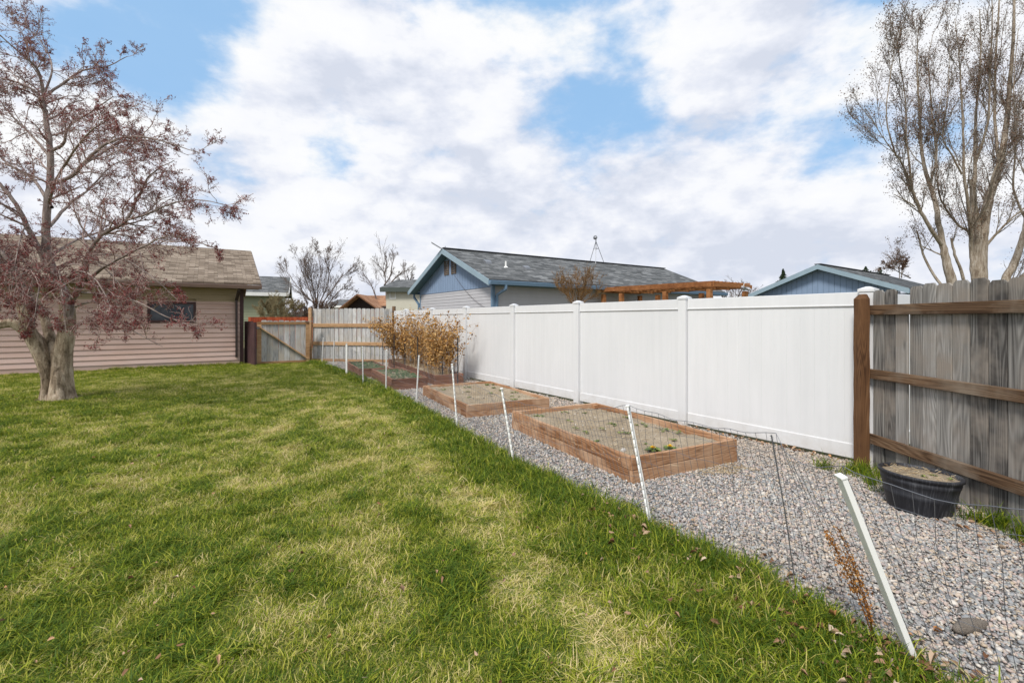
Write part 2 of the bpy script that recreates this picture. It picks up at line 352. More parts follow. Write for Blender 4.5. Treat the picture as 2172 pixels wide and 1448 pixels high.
def scatter(name, pts, rot, scl, idx, protos, attrs=None, m=None):
    """one ground-cover object: points carrying instances of small prototype meshes"""
    me = bpy.data.meshes.new(name); me.vertices.add(len(pts)); me.vertices.foreach_set('co', np.asarray(pts, np.float32).ravel())
    a = me.attributes.new('rot', 'FLOAT_VECTOR', 'POINT'); a.data.foreach_set('vector', np.asarray(rot, np.float32).ravel())
    a = me.attributes.new('scl', 'FLOAT_VECTOR', 'POINT'); a.data.foreach_set('vector', np.asarray(scl, np.float32).ravel())
    a = me.attributes.new('idx', 'INT', 'POINT'); a.data.foreach_set('value', np.asarray(idx, np.int32))
    for k, v_ in (attrs or {}).items():
        a = me.attributes.new(k, 'FLOAT', 'POINT'); a.data.foreach_set('value', np.asarray(v_, np.float32))
    o = bpy.data.objects.new(name, me); col.objects.link(o)
    c = bpy.data.collections.new(name + '_prototypes')
    for i, p in enumerate(protos): p.name = 'p%03d' % i; c.objects.link(p)
    ng = bpy.data.node_groups.new(name, 'GeometryNodeTree'); ng.interface.new_socket('Geometry', in_out='INPUT', socket_type='NodeSocketGeometry')
    ng.interface.new_socket('Geometry', in_out='OUTPUT', socket_type='NodeSocketGeometry')
    N = ng.nodes; L = ng.links; gi = N.new('NodeGroupInput'); go = N.new('NodeGroupOutput')
    ci = N.new('GeometryNodeCollectionInfo'); ci.inputs['Collection'].default_value = c; ci.inputs['Separate Children'].default_value = True; ci.inputs['Reset Children'].default_value = True
    ip = N.new('GeometryNodeInstanceOnPoints'); ip.inputs['Pick Instance'].default_value = True
    mp = N.new('GeometryNodeMeshToPoints'); L.new(gi.outputs[0], mp.inputs[0]); L.new(mp.outputs[0], ip.inputs['Points']); L.new(ci.outputs[0], ip.inputs['Instance'])
    def na(nm, ty):
        q = N.new('GeometryNodeInputNamedAttribute'); q.data_type = ty; q.inputs['Name'].default_value = nm; return q.outputs['Attribute']
    L.new(na('idx', 'INT'), ip.inputs['Instance Index'])
    e2r = N.new('FunctionNodeEulerToRotation'); L.new(na('rot', 'FLOAT_VECTOR'), e2r.inputs[0]); L.new(e2r.outputs[0], ip.inputs['Rotation'])
    L.new(na('scl', 'FLOAT_VECTOR'), ip.inputs['Scale']); L.new(ip.outputs[0], go.inputs[0])
    md = o.modifiers.new('scatter', 'NODES'); md.node_group = ng
    if m: me.materials.append(m)
    return o
def proto(V, F, m, smooth=False, fvar=None):
    o = mesh_np('prototype', V, F, m, smooth=smooth, fvar=fvar); col.objects.unlink(o); return o

# --- grass
tgm = NT('grass_blades'); dry = tgm.attr('dry', 'INSTANCER'); va = tgm.attr('var'); oi = tgm.n('ShaderNodeObjectInfo').outputs['Random']
f = tgm.math('ADD', dry, tgm.math('MULTIPLY', tgm.math('SUBTRACT', va, .5), .95)); f = tgm.math('ADD', f, tgm.math('MULTIPLY', tgm.math('SUBTRACT', oi, .5), .18))
gc = tgm.ramp(f, [(.0, (.070, .125, .009)), (.10, (.145, .205, .010)), (.24, (.245, .310, .016)), (.44, (.39, .405, .040)), (.66, (.55, .49, .14)), (.90, (.76, .62, .33))])
tgm.fin(gc, .6, .25)
tr = tgm.n('ShaderNodeBsdfTranslucent'); tgm.L.new(gc, tr.inputs[0]); ms = tgm.n('ShaderNodeMixShader'); ms.inputs[0].default_value = .3
tgm.L.new(tgm.b.outputs[0], ms.inputs[1]); tgm.L.new(tr.outputs[0], ms.inputs[2]); tgm.L.new(ms.outputs[0], tgm.out.inputs[0])
def clump(n, rad, h, w, lean, seed, flat=0):
    r = np.random.default_rng(seed); V = []; F3 = []; F4 = []; var = []
    for k in range(n):
        a = r.uniform(0, 6.28); q = rad * math.sqrt(r.random()); bx, by = q * math.cos(a), q * math.sin(a)
        hh = h * r.uniform(.45, 1.15); ww = w * r.uniform(.6, 1.2); la = r.uniform(0, 6.28); l = lean * r.uniform(.3, 1.6)
        if r.random() < flat: l = r.uniform(1.5, 3.2) * lean; hh *= .55
        dx, dy = math.cos(la), math.sin(la); fa = la + 1.57 + r.uniform(-.7, .7); px, py = math.cos(fa) * ww / 2, math.sin(fa) * ww / 2; b = len(V)
        for t, wd in ((0, 1), (.4, .95), (.75, .65)):
            cx = bx + dx * l * hh * t * t * 1.2; cy = by + dy * l * hh * t * t * 1.2; cz = hh * (t - .25 * l * t * t) - .004
            V += [(cx - px * wd, cy - py * wd, cz), (cx + px * wd, cy + py * wd, cz)]
        V.append((bx + dx * l * hh * 1.25, by + dy * l * hh * 1.25, hh * (1 - .38 * l)))
        F4 += [(b, b + 1, b + 3, b + 2), (b + 2, b + 3, b + 5, b + 4)]; F3.append((b + 4, b + 5, b + 6)); var.append(r.random())
    fv = np.concatenate([np.repeat(var, 2), var])
    return proto(np.array(V), [np.array(F4), np.array(F3)], tgm.m, fvar=fv)
short = [clump(26, .05, .046, .0040, .75, 100 + i, .28) for i in range(6)]
tall = [clump(24, .05, .100, .0052, .75, 200 + i, .15) for i in range(5)]
strawp = [clump(20, .055, .045, .0038, 1.2, 300 + i, .6) for i in range(4)]
def lawn_points():
    X = []; Y = []; D = []
    for y0 in np.arange(.9, 17.2, .25):
        y1 = y0 + .25; w = min(1.35 * y1 + 1.5, 19); x0, x1 = -w, 2.6
        dens = 950 if y0 < 3 else 950 * (3 / y0) ** .85
        n = int((x1 - x0) * .25 * dens); X.append(rng.uniform(x0, x1, n)); Y.append(rng.uniform(y0, y1, n))
    return np.concatenate(X), np.concatenate(Y)
X, Y = lawn_points(); k = inside(LAWN, X, Y); X, Y = X[k], Y[k]
ed = edge_dist(X, Y)
# clear the tree's foot
TB = G(125, 846); k = np.hypot(X - TB[0], Y - TB[1]) > .36; X, Y, ed = X[k], Y[k], ed[k]
thick = fbm(X, Y, .55, 11); big = fbm(X, Y, 2.6, 21); fine = vnoise(X, Y, .22, 31)
dry_shade = .19 + .30 * (big - .36) + .58 * (thick - .5) + .80 * (fine - .5)
pcn = np.clip(1.12 - .125 * (Y - 2.9), .5, 1.3); path = np.exp(-((ed - pcn - .3 * (vnoise(X, Y, .9, 41) - .5)) / .16) ** 2)           # worn track parallel to the edge
dry_shade += .18 * path * np.clip(1.35 - Y / 9, 0, 1)
lush = np.clip(1.15 - ed / (pcn * .78), 0, 1); dry_shade = dry_shade * (1 - .55 * lush) - .06 * lush
dry_shade += .22 * np.exp(-((Y - 6.5) / 2.2) ** 2) * np.clip((X + 4.5) / 2, 0, 1) * (ed > .8) * (1 - lush)
dry_shade -= .25 * np.exp(-((X - TB[0] - .8) ** 2 / 5 + (Y - TB[1] + .3) ** 2 / 1.3))  # crabapple's shade painted into the grass colour, around and right of its foot
dry_shade -= .12 * np.clip((Y - 9.5) / 4, 0, 1)
tuft = (fbm(X, Y, .34, 51) > .56) & (Y < 9)
istall = (rng.random(len(X)) < np.clip(lush * 1.1, 0, .9)) | (tuft & (rng.random(len(X)) < .65))
dry_shade = np.where(tuft & ~(path > .4), dry_shade - .2, dry_shade); dry_shade = np.clip(dry_shade + rng.normal(0, .12, len(X)), .02, 1)
isstraw = (~istall) & (dry_shade > .50) & (rng.random(len(X)) < .7)
idx = np.where(istall, 6 + rng.integers(0, 5, len(X)), np.where(isstraw, 11 + rng.integers(0, 4, len(X)), rng.integers(0, 6, len(X))))
s = rng.uniform(.75, 1.25, len(X)) * (1 + .045 * np.clip(Y - 3, 0, 14)); hs = s * rng.uniform(.8, 1.15, len(X)) / (1 + .03 * np.clip(Y - 3, 0, 14))
hs = np.where(istall, hs * (.66 + .62 * lush), hs) * np.where(path > .5, .6, 1)
rot = np.stack([rng.normal(0, .12, len(X)), rng.normal(0, .12, len(X)), rng.uniform(0, 6.28, len(X))], 1)
gr = scatter('grass', np.stack([X, Y, np.full(len(X), -.003)], 1), rot, np.stack([s, s, hs], 1), idx, short + tall + strawp, {'dry': dry_shade})
tag(gr, 'short patchy green and straw coloured lawn grass', 'grass', kind='stuff')

# long grass tufts: against the posts, along the house wall, at the lawn's edge
def tufts(spots, name, label, hmul=1.6, dry0=.12):
    pts = []; 
    for (x, y, r_, n) in spots:
        a = rng.uniform(0, 6.28, n); q = r_ * np.sqrt(rng.random(n)); pts.append(np.stack([x + q * np.cos(a), y + q * np.sin(a), np.zeros(n)], 1))
    pts = np.concatenate(pts); n = len(pts); s_ = rng.uniform(.8, 1.3, n); h_ = s_ * hmul * rng.uniform(.7, 1.2, n)
    rot = np.stack([rng.normal(0, .3, n), rng.normal(0, .3, n), rng.uniform(0, 6.28, n)], 1)
    pr = [clump(16, .05, .09, .0055, .7, 400 + i + int(hmul * 10), .1) for i in range(4)]
    o = scatter(name, pts, rot, np.stack([s_, s_, h_], 1), rng.integers(0, 4, n), pr, {'dry': np.clip(rng.normal(dry0, .08, n), -.25, 1)})
    return tag(o, label, 'grass', kind='stuff')
tufts([(3.50, 4.62, .12, 16), (3.38, 4.60, .12, 14), (3.62, 4.45, .07, 16), (3.22, 4.78, .07, 8), (3.42, 4.3, .1, 14), (3.3, 4.1, .1, 12), (3.6, 3.42, .08, 16), (3.58, 3.2, .1, 18), (3.62, 2.95, .08, 16), (3.5, 3.5, .05, 6), (3.62, 2.7, .1, 12)],
      'long_grass', 'long green grass growing against the foot of the grey wooden fence', 1.75, -.05)
hw = [(-9.3 + -.84 * t_ + .12, 15.75 - .543 * t_, .12, int(6 + 14 * (vnoise(np.array([t_]), np.array([0.]), .5, 9)[0] > .45))) for t_ in np.arange(.1, 3.6, .22)]
hw += [(-9.2 - .84 * t_, 15.7 - .543 * t_, .1, 4) for t_ in np.arange(3.6, 7.5, .6)] + [(-7.0, 16.5, .2, 22), (-6.75, 16.3, .22, 20), (-6.5, 16.0, .2, 16)]
tufts(hw, 'long_grass', 'dark green long grass along the foot of the pink sided wall', 1.5, .08)

es = []
for a_, b_ in zip(EDGE[1:-1], EDGE[2:]):
    L_ = np.hypot(*(b_ - a_)); nrm = np.array([-(b_ - a_)[1], (b_ - a_)[0]]) / L_
    for q_ in range(int(L_ / .07)):
        f_ = random.random(); p_ = a_ + (b_ - a_) * f_; h_ = vnoise(np.array([p_[0]]), np.array([p_[1]]), .28, 77)[0]
        if h_ > .42 and p_[1] < 13: off_ = random.uniform(-.02, .16) * (h_ - .3) * 2.0; p_ = p_ - nrm * off_; es.append((p_[0], p_[1], .05, 4 if p_[1] < 6 else 2))
tufts(es, 'long_grass', 'ragged tufts of long grass spilling from the lawn edge onto the gravel', 1.0, .13)
# --- gravel stones
tp = NT('pebble_stone'); oi = tp.n('ShaderNodeObjectInfo').outputs['Random']; q = tp.attr('tone', 'INSTANCER')
c = tp.ramp(oi, [(.0, (.14, .15, .165)), (.10, (.27, .29, .31)), (.26, (.43, .415, .40)), (.38, (.34, .27, .26)), (.48, (.52, .39, .34)), (.60, (.60, .48, .37)), (.70, (.38, .37, .365)), (.79, (.72, .66, .58)), (.88, (.50, .38, .25)), (.95, (.33, .36, .34)), (1.0, (.78, .76, .72))], 'CONSTANT')
nn = tp.noise(tp.coord(), 1.5, 4, .6); c = tp.mix(.35, c, tp.ramp(nn, [(.3, (.12, .12, .12)), (.7, (.6, .57, .52))]))
c = tp.mix(q, c, (.46, .36, .26)); tp.fin(c, .75, .3)
def pebble(seed):
    r = np.random.default_rng(seed); import bmesh
    bm = bmesh.new(); bmesh.ops.create_icosphere(bm, subdivisions=1, radius=.5)
    a, b_, c_ = r.uniform(.75, 1.2), r.uniform(.6, .95), r.uniform(.38, .7); V = np.array([v.co[:] for v in bm.verts]); F = np.array([[v.index for v in f.verts] for f in bm.faces]); bm.free()
    V = V * (1 + r.normal(0, .09, (len(V), 1))) * (a, b_, c_); return proto(V, F, tp.m, smooth=True)
pebs = [pebble(i) for i in range(10)]
def gravel_points():
    X = []; Y = []
    for y0 in np.arange(.6, 16.8, .2):
        dens = 6600 if y0 < 3.4 else 6600 * (3.4 / y0) ** 1.55
        x0, x1 = -7.6, 4.1; n = int((x1 - x0) * .2 * dens); X.append(rng.uniform(x0, x1, n)); Y.append(rng.uniform(y0, y0 + .2, n))
    return np.concatenate(X), np.concatenate(Y)
X, Y = gravel_points(); k = inside(GRAV, X, Y) & (X < 1.35 * Y + 1.2); X, Y = X[k], Y[k]
s = .0168 * rng.lognormal(0, .36, len(X)) * (1 + .075 * np.clip(Y - 3, 0, 13)); s = np.clip(s, .008, .05)
nrfence = np.clip(1 - np.abs((X - FA[0]) * FDn[1] - (Y - FA[1]) * FDn[0]) / 1.3, 0, 1)
tone = .25 * (fbm(X, Y, 1.1, 63) > .55) * rng.random(len(X)) + np.clip(nrfence * .5 * (fbm(X, Y, .8, 5) + .1), 0, .5)
pe = scatter('gravel', np.stack([X, Y, .002 + rng.random(len(X)) * .010], 1), rng.uniform(0, 6.28, (len(X), 3)) * (.12, .12, 1), np.stack([s, s, s], 1), rng.integers(0, 10, len(X)), pebs, {'tone': tone})
tag(pe, 'multicoloured grey, tan and pink river gravel', 'gravel', kind='stuff')

# --- fallen leaves, straw bits
tlf = NT('dead_leaf'); va = tlf.attr('var'); tlf.fin(tlf.ramp(va, [(0, (.12, .055, .028)), (.35, (.24, .13, .07)), (.7, (.38, .25, .16)), (.9, (.50, .40, .30)), (1, (.45, .20, .06))]), .8, .2)
def leaf_mesh(P_, S, name, label):
    n = len(P_); V = np.zeros((n, 6, 3)); a = rng.uniform(0, 6.28, n); w = S * rng.uniform(.35, .6, n); cu = rng.uniform(.15, .8, n) * S * rng.choice([-.4, 1, 1], n)
    base = np.stack([np.stack([-S / 2, 0 * S, 0 * S], 1), np.stack([-S * .1, -w / 2, cu], 1), np.stack([S * .3, -w * .35, cu], 1), np.stack([S / 2, 0 * S, cu * .5], 1), np.stack([S * .25, w * .4, cu * 1.2], 1), np.stack([-S * .1, w / 2, cu * .8], 1)], 1)
    ti = rng.normal(0, .5, n); y_ = base[..., 1] * np.cos(ti)[:, None] - base[..., 2] * np.sin(ti)[:, None]; z_ = base[..., 1] * np.sin(ti)[:, None] + base[..., 2] * np.cos(ti)[:, None]
    x_ = base[..., 0]; V[..., 0] = x_ * np.cos(a)[:, None] - y_ * np.sin(a)[:, None] + P_[:, 0:1]; V[..., 1] = x_ * np.sin(a)[:, None] + y_ * np.cos(a)[:, None] + P_[:, 1:2]; V[..., 2] = z_ + P_[:, 2:3]
    b = np.arange(n)[:, None] * 6; F = np.concatenate([b + [0, 1, 2, 3], b + [0, 3, 4, 5]], 0); v_ = rng.random(n)
    o = mesh_np(name, V.reshape(-1, 3), F, tlf.m, fvar=np.concatenate([v_, v_])); return tag(o, label, 'leaves', kind='stuff')
n = 900; Yl = rng.uniform(1.6, 9, n) ** 1.0; Xl = rng.uniform(-1.2, 1.0, n) * Yl; k = inside(LAWN, Xl, Yl) & (rng.random(n) < np.clip(3.2 / Yl, 0, 1) * .35); Xl, Yl = Xl[k], Yl[k]
m_ = 420; t_ = rng.random(m_) ** 1.6; e0 = np.array(EDGE[2:9]); ii = (t_ * 5.9).astype(int); ff = (t_ * 5.9 - ii)[:, None]; ep = e0[ii] * (1 - ff) + e0[ii + 1] * ff; ep = ep + rng.normal(0, .22, (m_, 2)) * (1, .6) - (.14, 0)
bb = np.stack([rng.uniform(3.2, 3.68, 60), rng.uniform(2.6, 3.7, 60)], 1); wf = rng.random(90)[:, None] * 3.2; wf = FA + FD * wf * .6 + rng.normal(0, .035, (90, 2)) - (.07, .05)
Pl = np.concatenate([np.stack([Xl, Yl], 1), ep[:330], bb, wf]); S = rng.uniform(.018, .052, len(Pl)); S[:len(Xl)] *= .8; S[-90:] *= 1.2
zl = np.where(inside(LAWN, Pl[:, 0], Pl[:, 1]), rng.uniform(.045, .085, len(Pl)), .022)[:, None]
leaf_mesh(np.concatenate([Pl, zl], 1), S, 'fallen_leaves', 'dry brown leaves scattered over the lawn edge and gravel')
# ------------------------------------------------------------------ white vinyl fence
def rect_post(name, m, w, h, parent, x, y, capw=None, caph=.032):
    mb = MB(); mb.box(x - w / 2, x + w / 2, y - w / 2, y + w / 2, -.02, h); o = mb.build(name, m, parent, bevel=.004)
    if capw:
        c = MB(); a = capw / 2; c.box(x - a, x + a, y - a, y + a, h - .005, h + .022)
        z0 = h + .0225; c.add([(x - a, y - a, z0), (x + a, y - a, z0), (x + a, y + a, z0), (x - a, y + a, z0), (x - .018, y - .018, z0 + caph), (x + .018, y - .018, z0 + caph), (x + .018, y + .018, z0 + caph), (x - .018, y + .018, z0 + caph)],
              [(0, 1, 5, 4), (1, 2, 6, 5), (2, 3, 7, 6), (3, 0, 4, 7), (4, 5, 6, 7)]); c.build('post_cap', m, o)
    return o
FL = math.hypot(*FD); posts_t = [-.11, 1.715, 3.56, 5.27, 7.06, 8.77, 10.46, 12.1]
ang = math.atan2(FD[1], FD[0])
def vinyl_panel(parent, x0, x1):
    H = 1.83; mb = MB(); mb.box(x0, x1, -.022, .022, H - .145, H); mb.box(x0, x1, -.027, .027, H - .150, H - .132); mb.build('top_rail', M['vinyl'], parent, bevel=.005)
    mb = MB(); mb.box(x0, x1, -.022, .022, .045, .20); mb.build('bottom_rail', M['vinyl'], parent, bevel=.005)
    mb = MB(); n = max(2, round((x1 - x0) / .152)); w = (x1 - x0) / n
    for i in range(n):
        a, b = x0 + i * w, x0 + (i + 1) * w
        mb.prism([(a + .0042, .010), (a + .0002, .0085), (a + .0002, -.0085), (a + .0042, -.010), (b - .0042, -.010), (b - .0002, -.0085), (b - .0002, .0085), (b - .0042, .010)], 'z', .19, H - .14)
    mb.build('plank_panel', M['vinyl'], parent)
wf_ = empty('white_fence', (FA[0], FA[1], 0), ang, label='tall white vinyl privacy fence running behind the raised beds', cat='fence')
for i, t in enumerate(posts_t):
    rect_post('fence_post', M['vinyl'], .127, 1.835, wf_, t * FL, 0, .146, .026)
    if i: vinyl_panel(wf_, posts_t[i - 1] * FL + .066, t * FL - .066)
pc = FA + FD * -.11
wf2 = empty('white_fence', (pc[0], pc[1], 0), ang - R(90), label='white vinyl fence panel glimpsed through the gap behind the grey pickets', cat='fence')
vinyl_panel(wf2, .066, 2.3); rect_post('fence_post', M['vinyl'], .127, 1.835, wf2, 2.37, 0, .152)
vinyl_panel(wf2, 2.44, 4.6)

# ------------------------------------------------------------------ grey wooden fence on the right
FX = 3.73
rf = empty('wooden_fence', (FX, 4.79, 0), R(-90), label='weathered grey picket fence with brown rails at the right edge', cat='fence')   # local x runs towards the camera
mb = MB(); x = .02; i = 0
while x < 7.2:
    w = .138 + random.uniform(-.006, .004); h = 1.86 + random.uniform(-.02, .015); mb.cur = random.random()
    if i == 2: h = 1.655; mb.cur = .931
    if i in (0, 1): h = 1.835
    yo = random.uniform(-.009, .009); c = .028; g_ = .0
    e_ = .0045; mb.prism([(x + e_, yo), (x, yo + .007), (x, yo + .017), (x + w, yo + .017), (x + w, yo + .007), (x + w - e_, yo)], 'z', .02, h - c)
    mb.prism([(x, h - c), (x + w, h - c), (x + w - c, h), (x + c, h)], 'y', yo + .002, yo + .017)
    x += w + random.choice([.004, .005, .007, .005, .006]); i += 1
mb.build('picket_panel', M['greywood'], rf)
for z0, z1, s_ in ((1.588, 1.683, 0), (.935, 1.028, 1), (.268, .362, 2)):
    mb = MB(); mb.cur = .21 + .3 * s_; L_ = 2.45
    for j in range(3):
        mb.cur += .17; mb.box(-.0 + j * L_, -.0 + (j + 1) * L_ - .004, -.052, -.0095, z0 + random.uniform(-.004, .004), z1)
    mb.build('rail', M['rail'], rf, bevel=.004)
# big square post with a chamfered top
def big_post(parent, xc, yc, w, h, m=M['post'], cut=.05):
    mb = MB(); mb.cur = random.random(); a = w / 2; n = 10; rings = []
    for k_ in range(n + 1):
        z = -.02 + (h - cut + .02) * k_ / n; dx, dy = (random.uniform(-.0035, .0035), random.uniform(-.0035, .0035)) if 0 < k_ < n else (0, 0)
        rings.append([(xc - a + dx, yc - a + dy, z), (xc + a + dx, yc - a + dy, z), (xc + a + dx, yc + a + dy, z), (xc - a + dx, yc + a + dy, z)])
    vs = [p for r_ in rings for p in r_] + [(xc - a * .55, yc - a * .2, h), (xc + a * .55, yc - a * .2, h), (xc + a * .6, yc + a * .7, h), (xc - a * .6, yc + a * .7, h)]
    fs = [(4 * k_ + i, 4 * k_ + (i + 1) % 4, 4 * k_ + 4 + (i + 1) % 4, 4 * k_ + 4 + i) for k_ in range(n + 1) for i in range(4)] + [tuple(range(4 * n + 4, 4 * n + 8))]
    mb.add(vs, fs); return mb.build('fence_post', m, parent, bevel=.006)
big_post(rf, -.0, -.105, .100, 1.80)
big_post(rf, 2.5, .085, .11, 1.7); big_post(rf, 4.95, .085, .11, 1.7)

# ------------------------------------------------------------------ back fence and gate
def local(o, p): return np.array(p[:2]) - np.array(o[:2])
def back_fence():
    d = BK1 - BK0; L_ = np.hypot(*d); a = math.atan2(d[1], d[0])
    r_ = empty('wooden_fence', (BK0[0], BK0[1], 0), a, label='bleached grey picket fence with tan rails at the back corner', cat='fence')
    mb = MB(); x = .03; pitch = L_ / 18.3
    for i in range(18):
        mb.cur = random.random(); w = pitch - random.choice([.012, .02, .03, .016]); h = 1.93 - .0 * i + random.uniform(-.012, .012); c = .025
        mb.prism([(x, .03), (x + w, .03), (x + w, h - c), (x + w - c, h), (x + c, h), (x, h - c)], 'y', .03, .048); x += pitch
    mb.build('picket_panel', M['greywood_far'], r_)
    for z0, z1 in ((1.26, 1.385), (.60, .72), (.01, .10)):
        mb = MB(); mb.cur = random.random(); mb.box(-.06, L_, -.014, .028, z0, z1); mb.build('rail', M['rail_far'], r_)
    for x, h, w in ((-.02, 1.96, .10), (L_ + .03, 2.0, .095)):
        mb = MB(); mb.cur = random.random(); mb.box(x - w / 2, x + w / 2, -.10, -.016, -.02, h); mb.build('fence_post', M['rail_far'] if x < 1 else M['rail'], r_)
back_fence()
g0 = G(545, 773)[:2]; g1 = G(650, 768.5)[:2]
def gate():
    d = g1 - g0; L_ = np.hypot(*d); a = math.atan2(d[1], d[0])
    r_ = empty('garden_gate', (g0[0], g0[1], 0), a, label='low grey plank gate with a tan diagonal brace beside the pink sided building', cat='gate')
    mb = MB(); x = .13; pitch = (L_ - .13) / 8
    for i in range(8):
        mb.cur = random.random(); w = pitch - random.choice([.006, .010, .014]); h = 1.50 + random.uniform(-.015, .015); c = .03
        mb.prism([(x, .03), (x + w, .03), (x + w, h - c), (x + w - c, h), (x + c, h), (x, h - c)], 'y', .03, .048); x += pitch
    mb.build('plank_panel', M['greywood_far'], r_)
    mb = MB(); mb.cur = .3; mb.box(0, L_ + .1, -.01, .028, 1.36, 1.45); mb.build('top_rail', M['rail_far'], r_)
    mb = MB(); mb.cur = .6; mb.box(0, L_, -.01, .028, .02, .09); mb.build('bottom_rail', M['rail_far'], r_)
    mb = MB(); mb.cur = .8; mb.box(0, .135, -.012, .027, .092, 1.358); mb.build('stile', M['rail_far'], r_)
    mb = MB(); mb.cur = .1; mb.box(L_ - .02, L_ + .1, -.05, .027, .0, 1.358); mb.build('stile', M['rail_far'], r_)
    mb = MB(); mb.cur = .5; mb.bar((.05, -.035, 1.30), (L_ + .05, -.035, .14), .04, .12, up=(0, 1, 0)); mb.build('brace', M['rail_far'], r_)
    mb = MB(); mb.box(-.03, .09, -.062, -.056, 1.22, 1.27); mb.box(-.03, .0, -.062, -.014, 1.19, 1.31); mb.build('hinge', M['greymetal'], r_)
    mb = MB(); mb.box(L_ - .05, L_ + .22, -.075, .03, 1.456, 1.475); mb.build('latch', M['greymetal'], r_)
gate()
# ------------------------------------------------------------------ pink sided building
def lap_wall(mb, x0, x1, y, z0, z1, course, holes=(), out=-1, t=.014):
    """horizontal lap boards on a wall in the local xz plane; out = -1 faces -y"""
    z = z0; k_ = 0
    while z < z1 - .001:
        zt = min(z + course, z1); segs = [(x0, x1)]
        for hx0, hx1, hz0, hz1 in holes:
            if zt > hz0 + .01 and z < hz1 - .01:
                segs = [s_ for a, b in segs for s_ in ((a, min(b, hx0)), (max(a, hx1), b)) if s_[1] - s_[0] > .01]
        for a, b in segs:
            xs = [a, b]
            mb.cur = random.random(); mb.prism([(y + out * t, z), (y + out * .002, zt - .001), (y - out * .05, zt - .001), (y - out * .05, z)], 'x', xs[0], xs[1])
        z = zt; k_ += 1
def downspout(parent, pts, m, w=.07):
    mb = MB()
    for a, b in zip(pts[:-1], pts[1:]): mb.bar(a, b, w, w * .8)
    return mb.build('downspout', m, parent)
M['pink'] = NT('pink_siding')
t = M['pink']; va = t.attr('var'); vv = t.coord(); sp = t.n('ShaderNodeSeparateXYZ'); t.L.new(vv, sp.inputs[0])
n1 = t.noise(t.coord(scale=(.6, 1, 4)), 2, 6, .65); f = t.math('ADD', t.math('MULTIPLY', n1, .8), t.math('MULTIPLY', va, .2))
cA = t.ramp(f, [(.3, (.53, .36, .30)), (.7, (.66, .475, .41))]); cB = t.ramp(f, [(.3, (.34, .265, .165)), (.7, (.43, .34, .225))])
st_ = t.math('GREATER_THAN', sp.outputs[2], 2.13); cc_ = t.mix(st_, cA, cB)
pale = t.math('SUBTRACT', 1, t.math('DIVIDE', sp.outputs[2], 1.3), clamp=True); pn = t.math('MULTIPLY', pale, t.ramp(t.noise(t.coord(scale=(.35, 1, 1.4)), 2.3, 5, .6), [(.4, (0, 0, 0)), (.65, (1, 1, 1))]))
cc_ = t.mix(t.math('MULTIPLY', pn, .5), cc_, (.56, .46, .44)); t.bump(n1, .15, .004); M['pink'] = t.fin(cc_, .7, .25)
M['brownroof'] = mat_shingle('brown_shingles', [(.10, .075, .055), (.21, .165, .125), (.31, .25, .195), (.40, .36, .31)], .28, .135)
M['greyroof'] = mat_shingle('grey_shingles', [(.055, .058, .06), (.115, .12, .122), (.20, .205, .208), (.38, .385, .385)], .33, .14)
M['tanroof'] = mat_shingle('tan_shingles', [(.22, .11, .06), (.36, .19, .11), (.45, .26, .16), (.5, .33, .22)], .4, .2)
M['gutterbrown'] = mat_paint('brown_gutter', (.19, .125, .10), .45, .08, .4)
M['purple'] = mat_paint('purple_brown_trim', (.085, .045, .045), .7, .2, .3, scale=5)
M['darkbrown'] = mat_paint('dark_brown_paint', (.05, .034, .03), .5, .1, .4)
M['glass'] = mat_glass('window_glass')
M['blueglass'] = mat_glass('dim_window_glass', (.10, .12, .13), .15)
M['white'] = mat_paint('white_trim', (.75, .75, .73), .6, .04)
